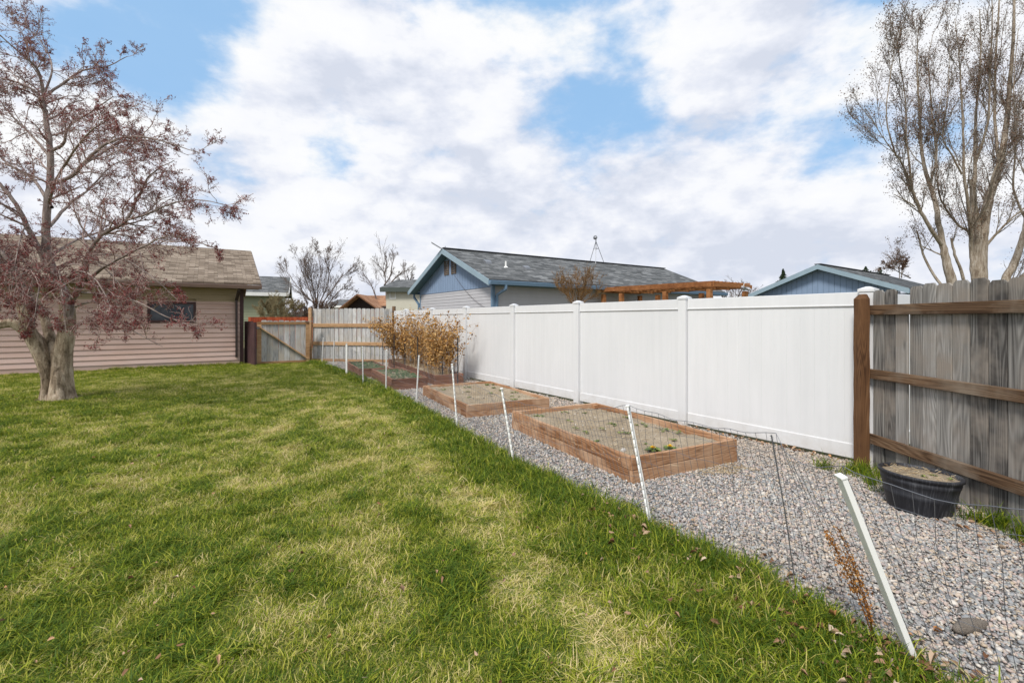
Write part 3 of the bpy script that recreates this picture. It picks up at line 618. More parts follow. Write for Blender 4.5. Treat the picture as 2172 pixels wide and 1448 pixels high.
def house_left():
    o = empty('garage', (-9.25, 15.9, 0), math.atan2(-.543, -.84), label='pink and tan lap sided garage with brown shingle roof behind the crabapple tree', cat='garage')
    # local x runs to the left along the wall, local y towards the camera (out), so the wall faces +y
    L_ = 12; W = (1.34, 2.60, 1.44, 2.10)
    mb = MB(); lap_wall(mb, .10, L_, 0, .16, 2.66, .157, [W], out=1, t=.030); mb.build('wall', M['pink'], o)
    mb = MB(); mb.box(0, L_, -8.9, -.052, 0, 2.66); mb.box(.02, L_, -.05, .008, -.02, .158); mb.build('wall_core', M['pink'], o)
    mb = MB(); mb.box(-.012, .098, -.06, .03, 0, 2.66); mb.build('corner_board', M['purple'], o)
    w = MB(); x0, x1, z0, z1 = W; f_ = .07
    w.box(x0, x1, -.05, .035, z0, z0 + f_); w.box(x0, x1, -.05, .035, z1 - f_, z1); w.box(x0, x0 + f_, -.05, .034, z0 + f_, z1 - f_); w.box(x1 - f_, x1, -.05, .034, z0 + f_, z1 - f_)
    wo = w.build('window', M['purple'], o); p = MB(); p.box(x0 + f_, x1 - f_, -.049, -.02, z0 + f_, z1 - f_); p.build('pane', M['glass'], wo)
    # roof: eave at y=.5, ridge at y=-4.5
    sl = .346; ze = 2.70; r_ = MB()
    for s_ in (1, -1):
        y0, z0 = (.52, ze) if s_ == 1 else (-9.5, ze); y1, z1 = -4.5, ze + 5.02 * sl
        r_.prism([(y0, z0), (y1, z1), (y1, z1 + .05), (y0, z0 + .05)], 'x', -.5, L_)
    ro = r_.build('roof', M['brownroof'], o)
    mb = MB(); mb.prism([(.47, ze - .14), (.62, ze - .14), (.64, ze - .03), (.62, ze - .02), (.50, ze - .03)], 'x', -.52, L_); mb.build('gutter', M['gutterbrown'], o, bevel=.006)
    mb = MB(); mb.box(-.46, L_, .016, .466, ze - .13, ze - .112); mb.build('soffit', M['gutterbrown'], o)
    for s_ in (1, -1):
        mb = MB(); y0 = .52 if s_ == 1 else -9.5; mb.bar((-.51, y0, ze - .05), (-.51, -4.5, ze + 5.02 * sl - .05), .03, .14); mb.build('fascia', M['gutterbrown'], o)
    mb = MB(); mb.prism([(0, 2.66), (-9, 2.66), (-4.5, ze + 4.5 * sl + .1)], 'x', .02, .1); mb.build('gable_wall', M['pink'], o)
    downspout(o, [(.15, .55, 2.60), (.15, .50, 2.48), (.2, .09, 2.2), (.2, .075, .25)], M['darkbrown'], .085)
    bpy.context.view_layer.update()
    return o
HL = house_left()
mb = MB(); a = G(530, 772); b = G(543, 774.5); fo = empty('fence_board_pair', (a[0], a[1], 0), math.atan2((b - a)[1], (b - a)[0]), label='dark purple boards filling the gap between garage corner and gate', cat='fence')
l_ = np.hypot(*(b - a)[:2]); mb = MB(); mb.box(-.50, l_ * .42, -.02, .02, 0, 1.47); mb.build('board', M['purple'], fo); mb = MB(); mb.box(l_ * .45, l_, -.05, .02, 0, 1.44); mb.build('board', M['purple'], fo)

# ------------------------------------------------------------------ blue gabled house and garage
M['greysiding'] = mat_paint('pale_grey_siding', (.46, .455, .47), .6, .04, .3)
M['blueboard'] = mat_paint('blue_board', (.22, .30, .43), .65, .06, .3)
M['bluetrim'] = mat_paint('pale_blue_trim', (.27, .36, .42), .55, .05, .35)
M['bluedark'] = mat_paint('blue_soffit', (.10, .17, .21), .65, .05, .3)
M['bluegutter'] = mat_paint('blue_gutter', (.15, .24, .34), .4, .05, .45)
M['creamwall'] = mat_paint('cream_wall', (.58, .56, .47), .8, .04, .2)
M['curtain'] = mat_paint('curtain', (.35, .32, .27), .9, .1, .1)
M['redbrown'] = mat_paint('red_brown_door', (.14, .045, .035), .5, .1, .4)
def strips(mb, x0, x1, w, gap, ybase, thick, zb, ztop):
    x = x0
    while x < x1 - .01:
        a, b = x + gap / 2, min(x + w, x1) - gap / 2; mb.cur = random.random(); za, zb_ = ztop(a), ztop(b)
        mid = [] 
        pts = [(a, zb), (b, zb), (b, zb_)] + mid + [(a, za)]
        if min(za, zb_) > zb + .01: mb.prism(pts, 'y', ybase, ybase + thick)
        x += w
def gable_house(o, L_, Wd, ze, sl, ov=.4, rk=.35, gfront=True, sheath=True):
    """local x along the ridge, local y from near eave (0) to far eave (Wd); gable at x = rk faces -x"""
    zr = ze + sl * Wd / 2
    # gable face with vertical boards: drawn in a frame turned so that x'=y
    r_ = MB()
    for y0 in (0, Wd): r_.prism([(y0, ze), (Wd / 2, zr), (Wd / 2, zr + .045), (y0, ze + .045)], 'x', 0, L_)
    ro = r_.build('roof', M['greyroof'], o)
    mb = MB(); mb.bar((0, Wd / 2, zr + .05), (L_, Wd / 2, zr + .05), .24, .03); mb.build('ridge_cap', mat_dark, ro)
    for y0 in (0, Wd):
        for xx in (-.016, L_ + .016):
            mb = MB(); s_ = 1 if y0 == 0 else -1
            mb.prism([(y0 - s_ * .02, ze - .155), (y0 - s_ * .02, ze + .03), (Wd / 2, zr + .032), (Wd / 2, zr - .155)], 'x', xx - .015, xx + .015); mb.build('fascia', M['bluetrim'], o)
        mb = MB(); s_ = 1 if y0 == 0 else -1
        mb.prism([(y0 + s_ * .02, ze - .10), (Wd / 2, zr - .12), (Wd / 2, zr - .10), (y0 + s_ * .02, ze - .08)], 'x', .0, rk - .02); mb.build('soffit', M['bluedark'], o)
        mb = MB(); mb.box(rk, L_, min(y0, y0 + s_ * ov), max(y0, y0 + s_ * ov), ze - .125, ze - .11); mb.build('soffit', M['bluedark'], o)
        mb = MB(); mb.prism([(y0 - s_ * .01, ze - .12), (y0 - s_ * .12, ze - .12), (y0 - s_ * .14, ze - .01), (y0 - s_ * .12, ze), (y0 - s_ * .02, ze - .01)], 'x', -.02, L_); mb.build('gutter', M['bluegutter'], o)
    # boards of the gable triangle
    mb = MB(); w = .20; y = ov
    def zt(y_): return ze + sl * (y_ if y_ < Wd / 2 else Wd - y_) - .10
    while y < Wd - ov - .01:
        a, b = y + .006, min(y + w, Wd - ov) - .006; mb.cur = random.random()
        pts = [(a, ze - .16), (b, ze - .16), (b, zt(b))] + ([(Wd / 2, zt(Wd / 2))] if a < Wd / 2 < b else []) + [(a, zt(a))]
        mb.prism(pts, 'x', rk - .022, rk - .008); y += w
    mb.build('gable_boards', M['blueboard'], o)
    mb = MB(); mb.prism([(ov, ze - .16), (Wd - ov, ze - .16), (Wd - ov, zt(ov)), (Wd / 2, zt(Wd / 2)), (ov, zt(ov))], 'x', rk - .008, rk + .1); mb.build('gable_backing', M['bluedark'], o)
    return zr
mat_dark = mat_paint('dark_ridge_shingle', (.045, .05, .055), .9, .1, .1)
BA = np.array([.837, .547]); BB = np.array([-.547, .837]); BO = np.array([-.70, 14.0])
ZE = 2.72; SL = .405; WD = 6.7
bh = empty('house', (BO[0], BO[1], 0), math.atan2(BA[1], BA[0]), label='long single storey house with blue board gable, grey siding and grey shingle roof', cat='house')
LB = 12.25
zr = gable_house(bh, LB, WD, ZE, SL)
def bpx(a, b, z):
    p = BO + BA * a + BB * b; return (CX + FPX * p[0] / p[1], HZ - FPX * (z - EYE) / p[1])
def a_of(px, b):   # position along the house whose projection is px, at depth b
    r_ = (px - CX) / FPX; p = BO + BB * b; return (r_ * p[1] - p[0]) / (BA[0] - r_ * BA[1])
mb = MB()       # side wall siding, faces -y at y=.4
zt_ = ZE - .125; dx0, dx1 = a_of(1352, .4), a_of(1403, .4)
wx0, wx1 = a_of(1242, .4), a_of(1268, .4); ex0, ex1 = a_of(1466, .4), a_of(1503, .4)
lap_wall(mb, .35, LB - .3, .4, 0, zt_, .108, [(dx0, dx1, .0, 2.15), (wx0, wx1, 1.2, 2.15), (ex0, ex1, 1.2, 2.1)], out=-1, t=.012)
sw = mb.build('side_wall', M['greysiding'], bh)
def window(parent, x0, x1, y, z0, z1, fm, gm, out=-1, mull=True):
    f_ = .06; w = MB(); a, b = sorted((y - out * .04, y + out * .03))
    w.box(x0, x1, a, b, z0, z0 + f_); w.box(x0, x1, a, b, z1 - f_, z1); w.box(x0, x0 + f_, a + .001, b - .001, z0 + f_, z1 - f_); w.box(x1 - f_, x1, a + .001, b - .001, z0 + f_, z1 - f_)
    if mull: w.box((x0 + x1) / 2 - .025, (x0 + x1) / 2 + .025, a + .001, b - .001, z0 + f_, z1 - f_)
    wo = w.build('window', fm, parent); p = MB(); p.box(x0 + f_, x1 - f_, y - out * .035 - .003, y - out * .035 + .003, z0 + f_, z1 - f_); p.build('pane', gm, wo); return wo
wn = window(bh, dx0, dx1, .4, .05, 2.15, M['redbrown'], M['glass']); wn.name = 'sliding_door'
c = MB(); c.box(dx0 + .15, dx0 + (dx1 - dx0) * .32, .48, .50, .1, 2.05); c.build('curtain', M['curtain'], wn)
window(bh, wx0, wx1, .4, 1.2, 2.15, M['white'], M['glass']); window(bh, ex0, ex1, .4, 1.2, 2.1, M['bluetrim'], M['glass'])
mb = MB(); mb.box(.36, LB - .31, .46, WD - .46, 0, zt_ - .002); mb.build('wall_core', M['greysiding'], bh)
# gable end lap siding (faces -x): build in own frame
ge = MB(); lap_wall(ge, .4, WD - .4, -.35, 0, ZE - .165, .108, [], out=1, t=.012)
ge.v = [(-y_, x_, z_) for x_, y_, z_ in ge.v]; ge.build('gable_siding', M['greysiding'], bh)
for y_ in (.4, WD - .4):
    mb = MB(); mb.box(.33, .43, y_ - .05, y_ + .05, 0, ZE - .12); mb.build('corner_board', M['bluegutter'], bh)
for y_, n_ in ((WD / 2 + .30, 1), (WD / 2 - .30, 2)):     # two louvred vents near the peak
    mb = MB(); w_ = .155; z0, z1 = 3.20, 3.72
    for q_ in range(7): mb.prism([(.30, z0 + q_ * .075), (.325, z0 + q_ * .075 + .05), (.328, z0 + q_ * .075 + .05), (.305, z0 + q_ * .075 - .005)], 'y', y_ - w_, y_ + w_)
    mb.box(.29, .328, y_ - w_ - .02, y_ - w_, z0 - .03, z1); mb.box(.29, .328, y_ + w_, y_ + w_ + .02, z0 - .03, z1); mb.v = [(x, y, z) for x, y, z in mb.v]
    mb.build('louvre_vent', mat_paint('vent_brown', (.16, .12, .09), .7, .1), bh)
downspout(bh, [(.55, -.08, ZE - .12), (.55, -.08, ZE - .25), (.47, .30, ZE - .42), (.44, .33, .1)], M['bluegutter'], .08)
downspout(bh, [(.25, WD + .08, ZE - .1), (.25, WD + .06, ZE - .25), (.30, WD - .33, ZE - .55), (.30, WD - .33, .1)], M['bluegutter'], .08)
# cable draped on the gable
mb = MB(); pts = []
for k_ in range(15):
    t_ = k_ / 14; yy = 3.0 - 2.65 * t_; zz = 3.15 - 1.35 * t_ + .75 * (t_ - 1) * t_; pts.append((.30, yy, zz))
mb.tube(pts, .006, 4); mb.tube([(.30, .34, 1.8), (.42, .30, 1.8), (.8, .36, 1.2)], .006, 4); mb.build('cable', M['darkbrown'], bh)
# roof items: a = along ridge, d = y position on the near slope
def roof_z(y): return ZE + SL * y + .045
def slope_pt(px, py):
    best = None
    for yy in np.arange(.1, 3.3, .02):
        a_ = a_of(px, yy); q_ = bpx(a_, yy, roof_z(yy)); e = abs(q_[1] - py)
        if best is None or e < best[0]: best = (e, a_, yy)
    return best[1], best[2]
a_, y_ = slope_pt(1073, 567); mb = MB(); z_ = roof_z(y_); mb.tube([(a_, y_, z_ - .1), (a_, y_, z_ + .21)], .035, 12); mb.build('vent_pipe', M['white'], bh, smooth=False)
mb = MB(); mb.tube([(a_, y_, z_ - .02), (a_, y_, z_ + .035)], [.10, .045], 12); mb.build('pipe_collar', M['white'], bh)
for px, py in ((1033, 557), (1115, 569)):
    a_, y_ = slope_pt(px, py); mb = MB(); z_ = roof_z(y_); mb.prism([(y_ - .14, z_ - .06), (y_ + .12, z_ + .04), (y_ + .02, z_ + .10), (y_ - .13, z_ + .02)], 'x', a_ - .12, a_ + .12); mb.build('roof_vent', M['greymetal'], bh)
# dish antenna tripod on the ridge
a_ = a_of(1264, WD / 2); p0 = BO + BA * a_ + BB * (WD / 2); zb = zr + .05
an = empty('roof_antenna', (p0[0], p0[1], zb), math.atan2(BA[1], BA[0]), label='thin metal antenna tripod with small dish on the ridge of the blue gabled house', cat='antenna')
mb = MB(); mb.tube([(0, 0, .55), (0, 0, 1.20)], .022, 8); mb.build('mast', M['greymetal'], an)
for q_ in ((-.30, -.30), (.42, -.1), (-.05, .45)):
    zz = -abs(q_[1]) * SL; mb = MB(); mb.tube([(q_[0], q_[1], zz), (0, 0, .95)], .013, 6); mb.build('leg', M['greymetal'], an)
mb = MB(); mb.bar((-.17, -.1, .62), (.14, -.03, .62), .015); mb.bar((.14, -.03, .62), (-.02, .16, .62), .015); mb.build('brace', M['greymetal'], an)
mb = MB(); mb.tube([(-.10, -.1, 1.08), (-.115, -.105, 1.08), (-.16, -.12, 1.085)], [.03, .085, .10], 14); mb.build('dish', M['greymetal'], an, smooth=True)
mb = MB(); mb.bar((0, 0, 1.03), (-.12, -.12, 1.03), .02); mb.build('bracket', M['greymetal'], an)
# flat panel dish on the gable peak
p0 = BO + BA * .12 + BB * (WD / 2); fd = empty('panel_dish', (p0[0], p0[1], zr), math.atan2(BA[1], BA[0]), label='flat tilted panel dish on a short pole at the blue gable peak', cat='antenna')
mb = MB(); mb.tube([(-.02, 0, -.04), (-.03, .0, .06), (-.0, 0, .125)], .018, 8); mb.build('pole', M['greymetal'], fd)
pl = P(917.5, 516, 16.9); pr_ = P(940, 529.5, 16.9); mb = MB(); c_, s_ = BA; tl_ = lambda w: ((w[0] - p0[0]) * c_ + (w[1] - p0[1]) * s_, -(w[0] - p0[0]) * s_ + (w[1] - p0[1]) * c_, w[2] - zr)
pl = tl_(P(916, 515, p0[1])); pr_ = tl_(P(941, 530, p0[1])); mb.bar(pl, pr_, .28, .028); o_ = mb.build('panel', M['greymetal'], fd)

# pergola
QO = np.array([5.9, 13.8]); K = np.array([-.68, .73]); K = K / np.hypot(*K); J = BA
pg = empty('pergola', (QO[0], QO[1], 0), math.atan2(J[1], J[0]), label='orange stained timber pergola attached to the blue gabled house', cat='pergola')
def pw(j, k_):      # pergola plan point -> local coordinates
    w_ = J * j + K * k_; return (w_ @ J, w_ @ np.array([-J[1], J[0]]))
for k_ in (0.02, 1.45, 3.1, 3.85):
    for j in (.03, 1.93):
        x_, y_ = pw(j, k_); mb = MB(); mb.cur = random.random(); mb.box(x_ - .065, x_ + .065, y_ - .065, y_ + .065, 0, 2.44); o_ = mb.build('post', M['pergola'], pg)
for j in (-.05, .55, 1.25, 2.0):
    mb = MB(); mb.cur = random.random(); a_, b_ = pw(j, -.1), pw(j, 4.0); mb.bar((*a_, 2.585), (*b_, 2.585), .05, .125); mb.build('beam', M['pergola'], pg)
for i_, k_ in enumerate((-.13, .55, 1.25, 1.95, 2.65, 3.35, 3.9)):
    mb = MB(); mb.cur = random.random(); a_, b_ = pw(-.02, k_), pw(2.02, k_); mb.bar((*a_, 2.575 - .02 * (i_ > 0)), (*b_, 2.575 - .02 * (i_ > 0)), .04, .11); mb.build('rafter', M['pergola'], pg)
mb = MB()
for j in np.arange(.02, 2.0, .185):
    mb.cur = random.random(); a_, b_ = pw(j, -.16), pw(j, 4.0); mb.bar((*a_, 2.665), (*b_, 2.665), .04, .035)
mb.build('top_slats', M['pergola'], pg)
x_, y_ = pw(1.35, -.2); pq = J * 1.35 + K * -.2 + QO
cmr = empty('floodlight', (pq[0], pq[1], 2.52), math.atan2(J[1], J[0]), label='grey and white security floodlight fixed to the pergola front beam', cat='light')
mb = MB(); mb.tube([(0, 0, 0), (0, -.05, 0)], .055, 12); mb.tube([(0, -.05, .0), (-.05, -.08, .05), (-.05, -.1, .14)], .012, 6); mb.build('mount', M['white'], cmr)
for s_ in (-1, 1): mb = MB(); mb.tube([(s_ * .07, -.02, .0), (s_ * .11, -.12, -.03), (s_ * .13, -.16, -.05)], [.03, .055, .06], 12); mb.build('lamp_head', M['greymetal'], cmr)

# right garage with blue gable
LG = np.array([14.0, 16.3]); RG = np.array([10.67, 21.0]); dG = RG - LG; WG = np.hypot(*dG); dG = dG / WG; aG = np.array([dG[1], -dG[0]])
gh = empty('house', (LG[0], LG[1], 0), math.atan2(aG[1], aG[0]), label='blue board gabled house with grey roof seen above the white fence at right', cat='house')
gable_house(gh, 8.2, WG, 2.60, .388)
mb = MB(); mb.box(.36, 8, .4, WG - .4, 0, 2.46); mb.build('wall', M['blueboard'], gh)
# ------------------------------------------------------------------ raised beds
def noise_grid(nx, ny, w, l, seed, amp, s=.12):
    xs, ys = np.meshgrid(np.linspace(0, w, nx), np.linspace(0, l, ny), indexing='ij')
    z = amp * (fbm(xs.ravel() + seed * 7, ys.ravel(), s * 3, seed) - .5) * 1.6 + amp * .9 * (fbm(xs.ravel(), ys.ravel() + seed * 5, s * .4, seed + 3) - .5)
    V = np.stack([xs.ravel(), ys.ravel(), z], 1); i = np.arange(nx - 1)[:, None] * ny + np.arange(ny - 1)[None, :]; i = i.ravel()
    return V, np.stack([i, i + ny, i + ny + 1, i + 1], 1)
def garden_bed(corner, ux, w, l, h, label, m, soilz, nb=2, boards_t=.04, group=None):
    """corner: nearest ground corner; local x along the short side to the right, local y along the long side away"""
    a = math.atan2(ux[1], ux[0]); o = empty('raised_bed', (corner[0], corner[1], 0), a, label=label, cat='garden bed', group=group)
    bh_ = (h - .004 * (nb - 1)) / nb; t = boards_t
    for side in range(4):
        mb = MB()
        for k_ in range(nb):
            z0 = .002 + k_ * (bh_ + .004); mb.cur = random.random(); j = random.uniform(-.003, .003)
            if side == 0: mb.box(-.0, w, j, t + j, z0, z0 + bh_)
            if side == 1: mb.box(0, w, l - t + j, l + j, z0, z0 + bh_)
            if side == 2: mb.box(j, t + j, t + .002, l - t - .002, z0, z0 + bh_ + random.uniform(-.002, .002))
            if side == 3: mb.box(w - t + j, w + j, t + .002, l - t - .002, z0, z0 + bh_)
        if side >= 2:   # grain runs the other way: turn this board's local frame
            mb.v = [(y, -x, z) for x, y, z in mb.v]
        b_ = mb.build('board', m, o, bevel=.003)
        if side >= 2: b_.rotation_euler = (0, 0, R(90))
    for cx_, cy_ in ((t, t), (w - t - .07, t), (t, l - t - .07), (w - t - .07, l - t - .07)):
        mb = MB(); mb.cur = random.random(); mb.box(cx_ + .002, cx_ + .07, cy_ + .002, cy_ + .07, 0, h - .012); mb.build('corner_block', m, o)
    V, F = noise_grid(90, 150, w - 2 * t, l - 2 * t, random.randint(1, 50), .035); V[:, 0] += t; V[:, 1] += t; V[:, 2] += soilz
    mesh_np('soil', V, F, M['soil'], o, smooth=True)
    return o
U1 = np.array([.885, .455]); U1 /= np.hypot(*U1)
b1c = G(1341, 1027)[:2]; bed1 = garden_bed(b1c, U1, 1.47, 2.46, .245, 'largest new redwood raised bed nearest the viewer, with dandelions in bare soil', M['bedwood'], .185)
b2c = G(991, 887)[:2]; bed2 = garden_bed(b2c, U1, 1.50, 2.42, .20, 'second new redwood raised bed, behind the bed with the dandelions', M['bedwood'], .16)
b3c = np.array([-2.6, 10.0]); bed3 = garden_bed(b3c, U1, .80, 2.35, .24, 'old dark wood bed with green strawberry plants beside the middle stakes', M['bedwood_old'], .20)
b4c = np.array([-4.02, 12.1]); bed4 = garden_bed(b4c, U1, .80, 2.3, .24, 'farthest old wood bed with strawberry plants near the back fence', M['bedwood_old'], .20)
b5c = np.array([-1.80, 10.72]); bed5 = garden_bed(b5c, U1, .72, 4.9, .24, 'long old wood bed full of dead canes along the white fence', M['bedwood_old'], .19)
def bedpt(c, u, w):      # plan point inside a bed
    V_ = np.array([-U1[1], U1[0]]); return c + U1 * u + V_ * w

# soil litter: small stones and straw
tst = NT('small_stone'); tst.fin(tst.ramp(tst.n('ShaderNodeObjectInfo').outputs['Random'], [(0, (.20, .17, .14)), (.5, (.38, .34, .29)), (1, (.62, .58, .52))]), .9, .1)
for i, p in enumerate([pebble(60 + k_) for k_ in range(4)]):
    p.data.materials.clear(); p.data.materials.append(tst.m); pass
    if i == 0: sp_ = []
    sp_.append(p)
pts = []; S_ = []
for c_, w_, l_, z_, n_ in ((b1c, 1.47, 2.46, .185, 650), (b2c, 1.5, 2.42, .16, 420)):
    for _ in range(n_):
        q_ = bedpt(c_, random.uniform(.06, w_ - .06), random.uniform(.06, l_ - .06)); pts.append((*q_, z_ + random.uniform(-.004, .012))); S_.append(min(.03, .009 * random.lognormvariate(0, .6)))
for _ in range(170):
    pass
S_ = np.array(S_); n = len(S_)
tag(scatter('soil_stones', np.array(pts), rng.uniform(0, 6.28, (n, 3)), np.stack([S_, S_, S_], 1), rng.integers(0, 4, n), sp_), 'small pale stones and clods on the raised bed soil', 'stones', kind='stuff')
# straw bits
tsw = NT('dry_straw'); tsw.fin(tsw.ramp(tsw.attr('var'), [(0, (.26, .16, .08)), (.5, (.45, .34, .19)), (1, (.60, .50, .34))]), .8, .2)
def straw(name, centers, label, L_=.09):
    mb = MB()
    for (x, y, z, rx, ry, n_) in centers:
        for _ in range(n_):
            mb.cur = random.random(); px_, py_ = random.gauss(x, rx), random.gauss(y, ry); a = random.uniform(0, 6.28); l = random.uniform(.4, 1.3) * L_; c = random.uniform(-.3, .3)
            p0 = (px_, py_, z + random.uniform(0, .015)); p1 = (px_ + math.cos(a) * l / 2, py_ + math.sin(a) * l / 2, z + random.uniform(.004, .03)); p2 = (p1[0] + math.cos(a + c) * l / 2, p1[1] + math.sin(a + c) * l / 2, z + random.uniform(0, .02))
            mb.tube([p0, p1, p2], [.0016, .0018, .001], 3, False)
    return tag(mb.build(name, tsw.m), label, 'straw', kind='stuff')
q1 = bedpt(b1c, 1.0, -.12); q2 = bedpt(b1c, .5, 1.2); q3 = bedpt(b2c, .75, 1.2); q4 = bedpt(b2c, .8, -.1)
straw('straw_litter', [(q1[0], q1[1], .01, .16, .07, 110), (2.3, 4.75, .01, .1, .08, 60), (q2[0], q2[1], .19, .36, .6, 130), (q3[0], q3[1], .165, .36, .6, 100), (q4[0], q4[1], .01, .2, .05, 18), (3.35, 4.9, .01, .2, .1, 30), (3.6, 3.3, .01, .15, .3, 80)], 'dry straw and stem litter on gravel and bed soil')

# weeds in the beds
tw = NT('weed_leaf'); tw.fin(tw.ramp(tw.attr('var'), [(0, (.06, .10, .02)), (.6, (.14, .19, .045)), (1, (.30, .30, .09))]), .6, .3)
tsb = NT('strawberry_leaf'); tsb.fin(tsb.ramp(tsb.attr('var'), [(0, (.035, .085, .035)), (.6, (.085, .17, .075)), (.9, (.16, .25, .12)), (1, (.3, .2, .12))]), .55, .3)
def rosette(mb, x, y, z, r_, n_, up=.5):
    for _ in range(n_):
        mb.cur = random.random(); a = random.uniform(0, 6.28); l = r_ * random.uniform(.5, 1.1); w = l * random.uniform(.16, .3); h = l * random.uniform(.1, up)
        ca, sa = math.cos(a), math.sin(a); f = lambda u, v_, zz: (x + ca * u - sa * v_, y + sa * u + ca * v_, z + zz)
        mb.add([f(.1 * l, 0, 0), f(.5 * l, -w, h), f(l, 0, h * .7), f(.5 * l, w, h), f(.5 * l, 0, h * .8)], [(0, 1, 4), (1, 2, 4), (2, 3, 4), (3, 0, 4)])
mb = MB()
for u, w_, r_ in [(.55, 1.75, .055), (.85, 1.35, .07), (.62, 1.25, .05), (.35, 1.45, .045), (.33, 1.2, .05), (.72, .95, .06), (1.2, 1.15, .07), (1.25, .85, .06), (1.0, .45, .05), (.35, 2.2, .07), (.25, 2.25, .06), (.75, 2.3, .05), (1.35, .7, .05), (.62, .45, .04), (.2, .8, .04), (1.32, 1.6, .06), (1.0, 2.1, .04)]:
    for _ in range(5):
        q_ = bedpt(b1c, u + random.gauss(0, r_ * .6), w_ + random.gauss(0, r_ * .6)); rosette(mb, *q_, .19, r_ * .62, 12)
for u, w_, r_ in [(.25, 1.9, .06), (.6, 1.5, .05), (.9, 1.1, .06), (1.2, 1.3, .06), (1.1, .6, .05), (1.3, 1.0, .06), (.8, 2.0, .06), (1.3, 2.1, .09), (1.25, 1.7, .07), (.4, .9, .04), (1.0, .35, .06)]:
    for _ in range(5):
        q_ = bedpt(b2c, u + random.gauss(0, r_ * .7), w_ + random.gauss(0, r_ * .7)); rosette(mb, *q_, .165, r_ * .65, 12)
tag(mb.build('weeds', tw.m), 'small green weed patches sprouting from the bare bed soil', 'weeds', kind='stuff')
mb = MB()
for c_, w_, l_ in ((b3c, .8, 2.3), (b4c, .8, 2.3)):
    for _ in range(620):
        u = random.uniform(.05, w_ - .06); v_ = random.uniform(.07, l_ - .08)
        if c_ is b3c and v_ < .25 and random.random() < .6: continue
        q_ = bedpt(c_, u, v_); rosette(mb, *q_, .19 + random.uniform(0, .05), .045, 6, .5)
tag(mb.build('strawberry_plants', tsb.m), 'dense green strawberry foliage filling the two old beds', 'plants', kind='stuff')
M['petal'] = mat_paint('yellow_petals', (.85, .55, .01), .5, .1, .3); M['dandleaf'] = tw.m
def dandelion(px, py, z, label):
    Yd = (EYE - z) * FPX / (py - HZ); x = (px - CX) * Yd / FPX
    o = empty('dandelion', (x, Yd, z - .03), 0, label=label, cat='flower', group=None)
    mb = MB(); rosette(mb, 0, 0, .01, .10, 26, .35); mb.build('leaves', M['dandleaf'], o)
    mb = MB()
    for ring, (r_, h) in enumerate(((.030, .006), (.023, .013), (.014, .020))):
        for k_ in range(14):
            a = k_ / 14 * 6.28 + ring; c_, s_ = math.cos(a), math.sin(a); w = .0040
            mb.add([(c_ * .002 - s_ * w, s_ * .002 + c_ * w, .04), (c_ * r_ - s_ * w, s_ * r_ + c_ * w, .04 + h), (c_ * r_ + s_ * w, s_ * r_ - c_ * w, .04 + h), (c_ * .002 + s_ * w, s_ * .002 - c_ * w, .04)], [(0, 1, 2, 3)])
    mb.build('flower_head', M['petal'], o)
    mb = MB(); mb.tube([(0, 0, 0), (.002, 0, .04)], .0025, 6); mb.build('stem', M['dandleaf'], o)
dandelion(1385, 951, .215, 'yellow dandelion in the nearest raised bed, the left one of two'); dandelion(1421, 948.5, .215, 'yellow dandelion in the nearest raised bed, right one with more leaves')
def rock(name, pos, size, m, label, seed=1, rz=0, cat='rock'):
    import bmesh
    bm = bmesh.new(); bmesh.ops.create_icosphere(bm, subdivisions=3, radius=.5); V = np.array([v.co[:] for v in bm.verts]); F = np.array([[v.index for v in f.verts] for f in bm.faces]); bm.free()
    d = fbm(V[:, 0] * 1.0 + seed, V[:, 1] + V[:, 2] * .7, .5, seed); V = V * (.8 + .45 * d)[:, None] * size; o = mesh_np(name, V, F, m, smooth=True, loc=pos); o.rotation_euler = (0, .12, rz); return tag(o, label, cat)
M['palerock'] = mat_soil('pale_rock', (.38, .35, .31), (.56, .53, .49), (.70, .68, .64)); M['brownrock'] = mat_soil('brown_rock', (.17, .145, .12), (.26, .225, .19), (.36, .32, .28))
rock('rock', (*G(1322, 955)[:2] * .87, .20), (.06, .05, .05), M['palerock'], 'pale pinkish rock lying on the soil of the nearest bed', 3, .4)
rock('rock', tuple(G(2058, 1330)[:2] * .99) + (.022,), (.25, .065, .065), M['brownrock'], 'long smooth grey brown rock lying on the gravel at the bottom right', 8, .35)

# ------------------------------------------------------------------ white stakes
STK = [((1942, 1412), (1785, 1013)), ((1380, 1117), (1332, 862)), ((1090, 983), (1064, 825)), ((970, 908), (959, 773)), ((883, 855), (889, 755)), ((819, 830), (820, 743)),
       ((770, 814), (769, 736)), ((735, 796), (735, 729)), ((707, 780), (709, 724)), ((683, 770), (686, 717)), ((664, 763), (658, 713))]
SLAB = ['thick smooth white stake leaning strongly left, nearest the viewer', 'tall notched white stake in front of the nearest raised bed corner', 'leaning white stake at the left end of the nearest raised bed',
        'leaning white stake in front of the near corner of the second bed', 'white stake standing at the left end of the second bed', 'upright white stake before the near end of the old strawberry bed',
        'white stake at the middle of the strawberry bed beside the lawn', 'short white stake between the two old strawberry beds', 'thin white stake beside the farthest strawberry bed', 'thin upright white stake just in front of the back fence pickets', 'farthest white stake, tilting left by the gate post']
SB = []; ST = []
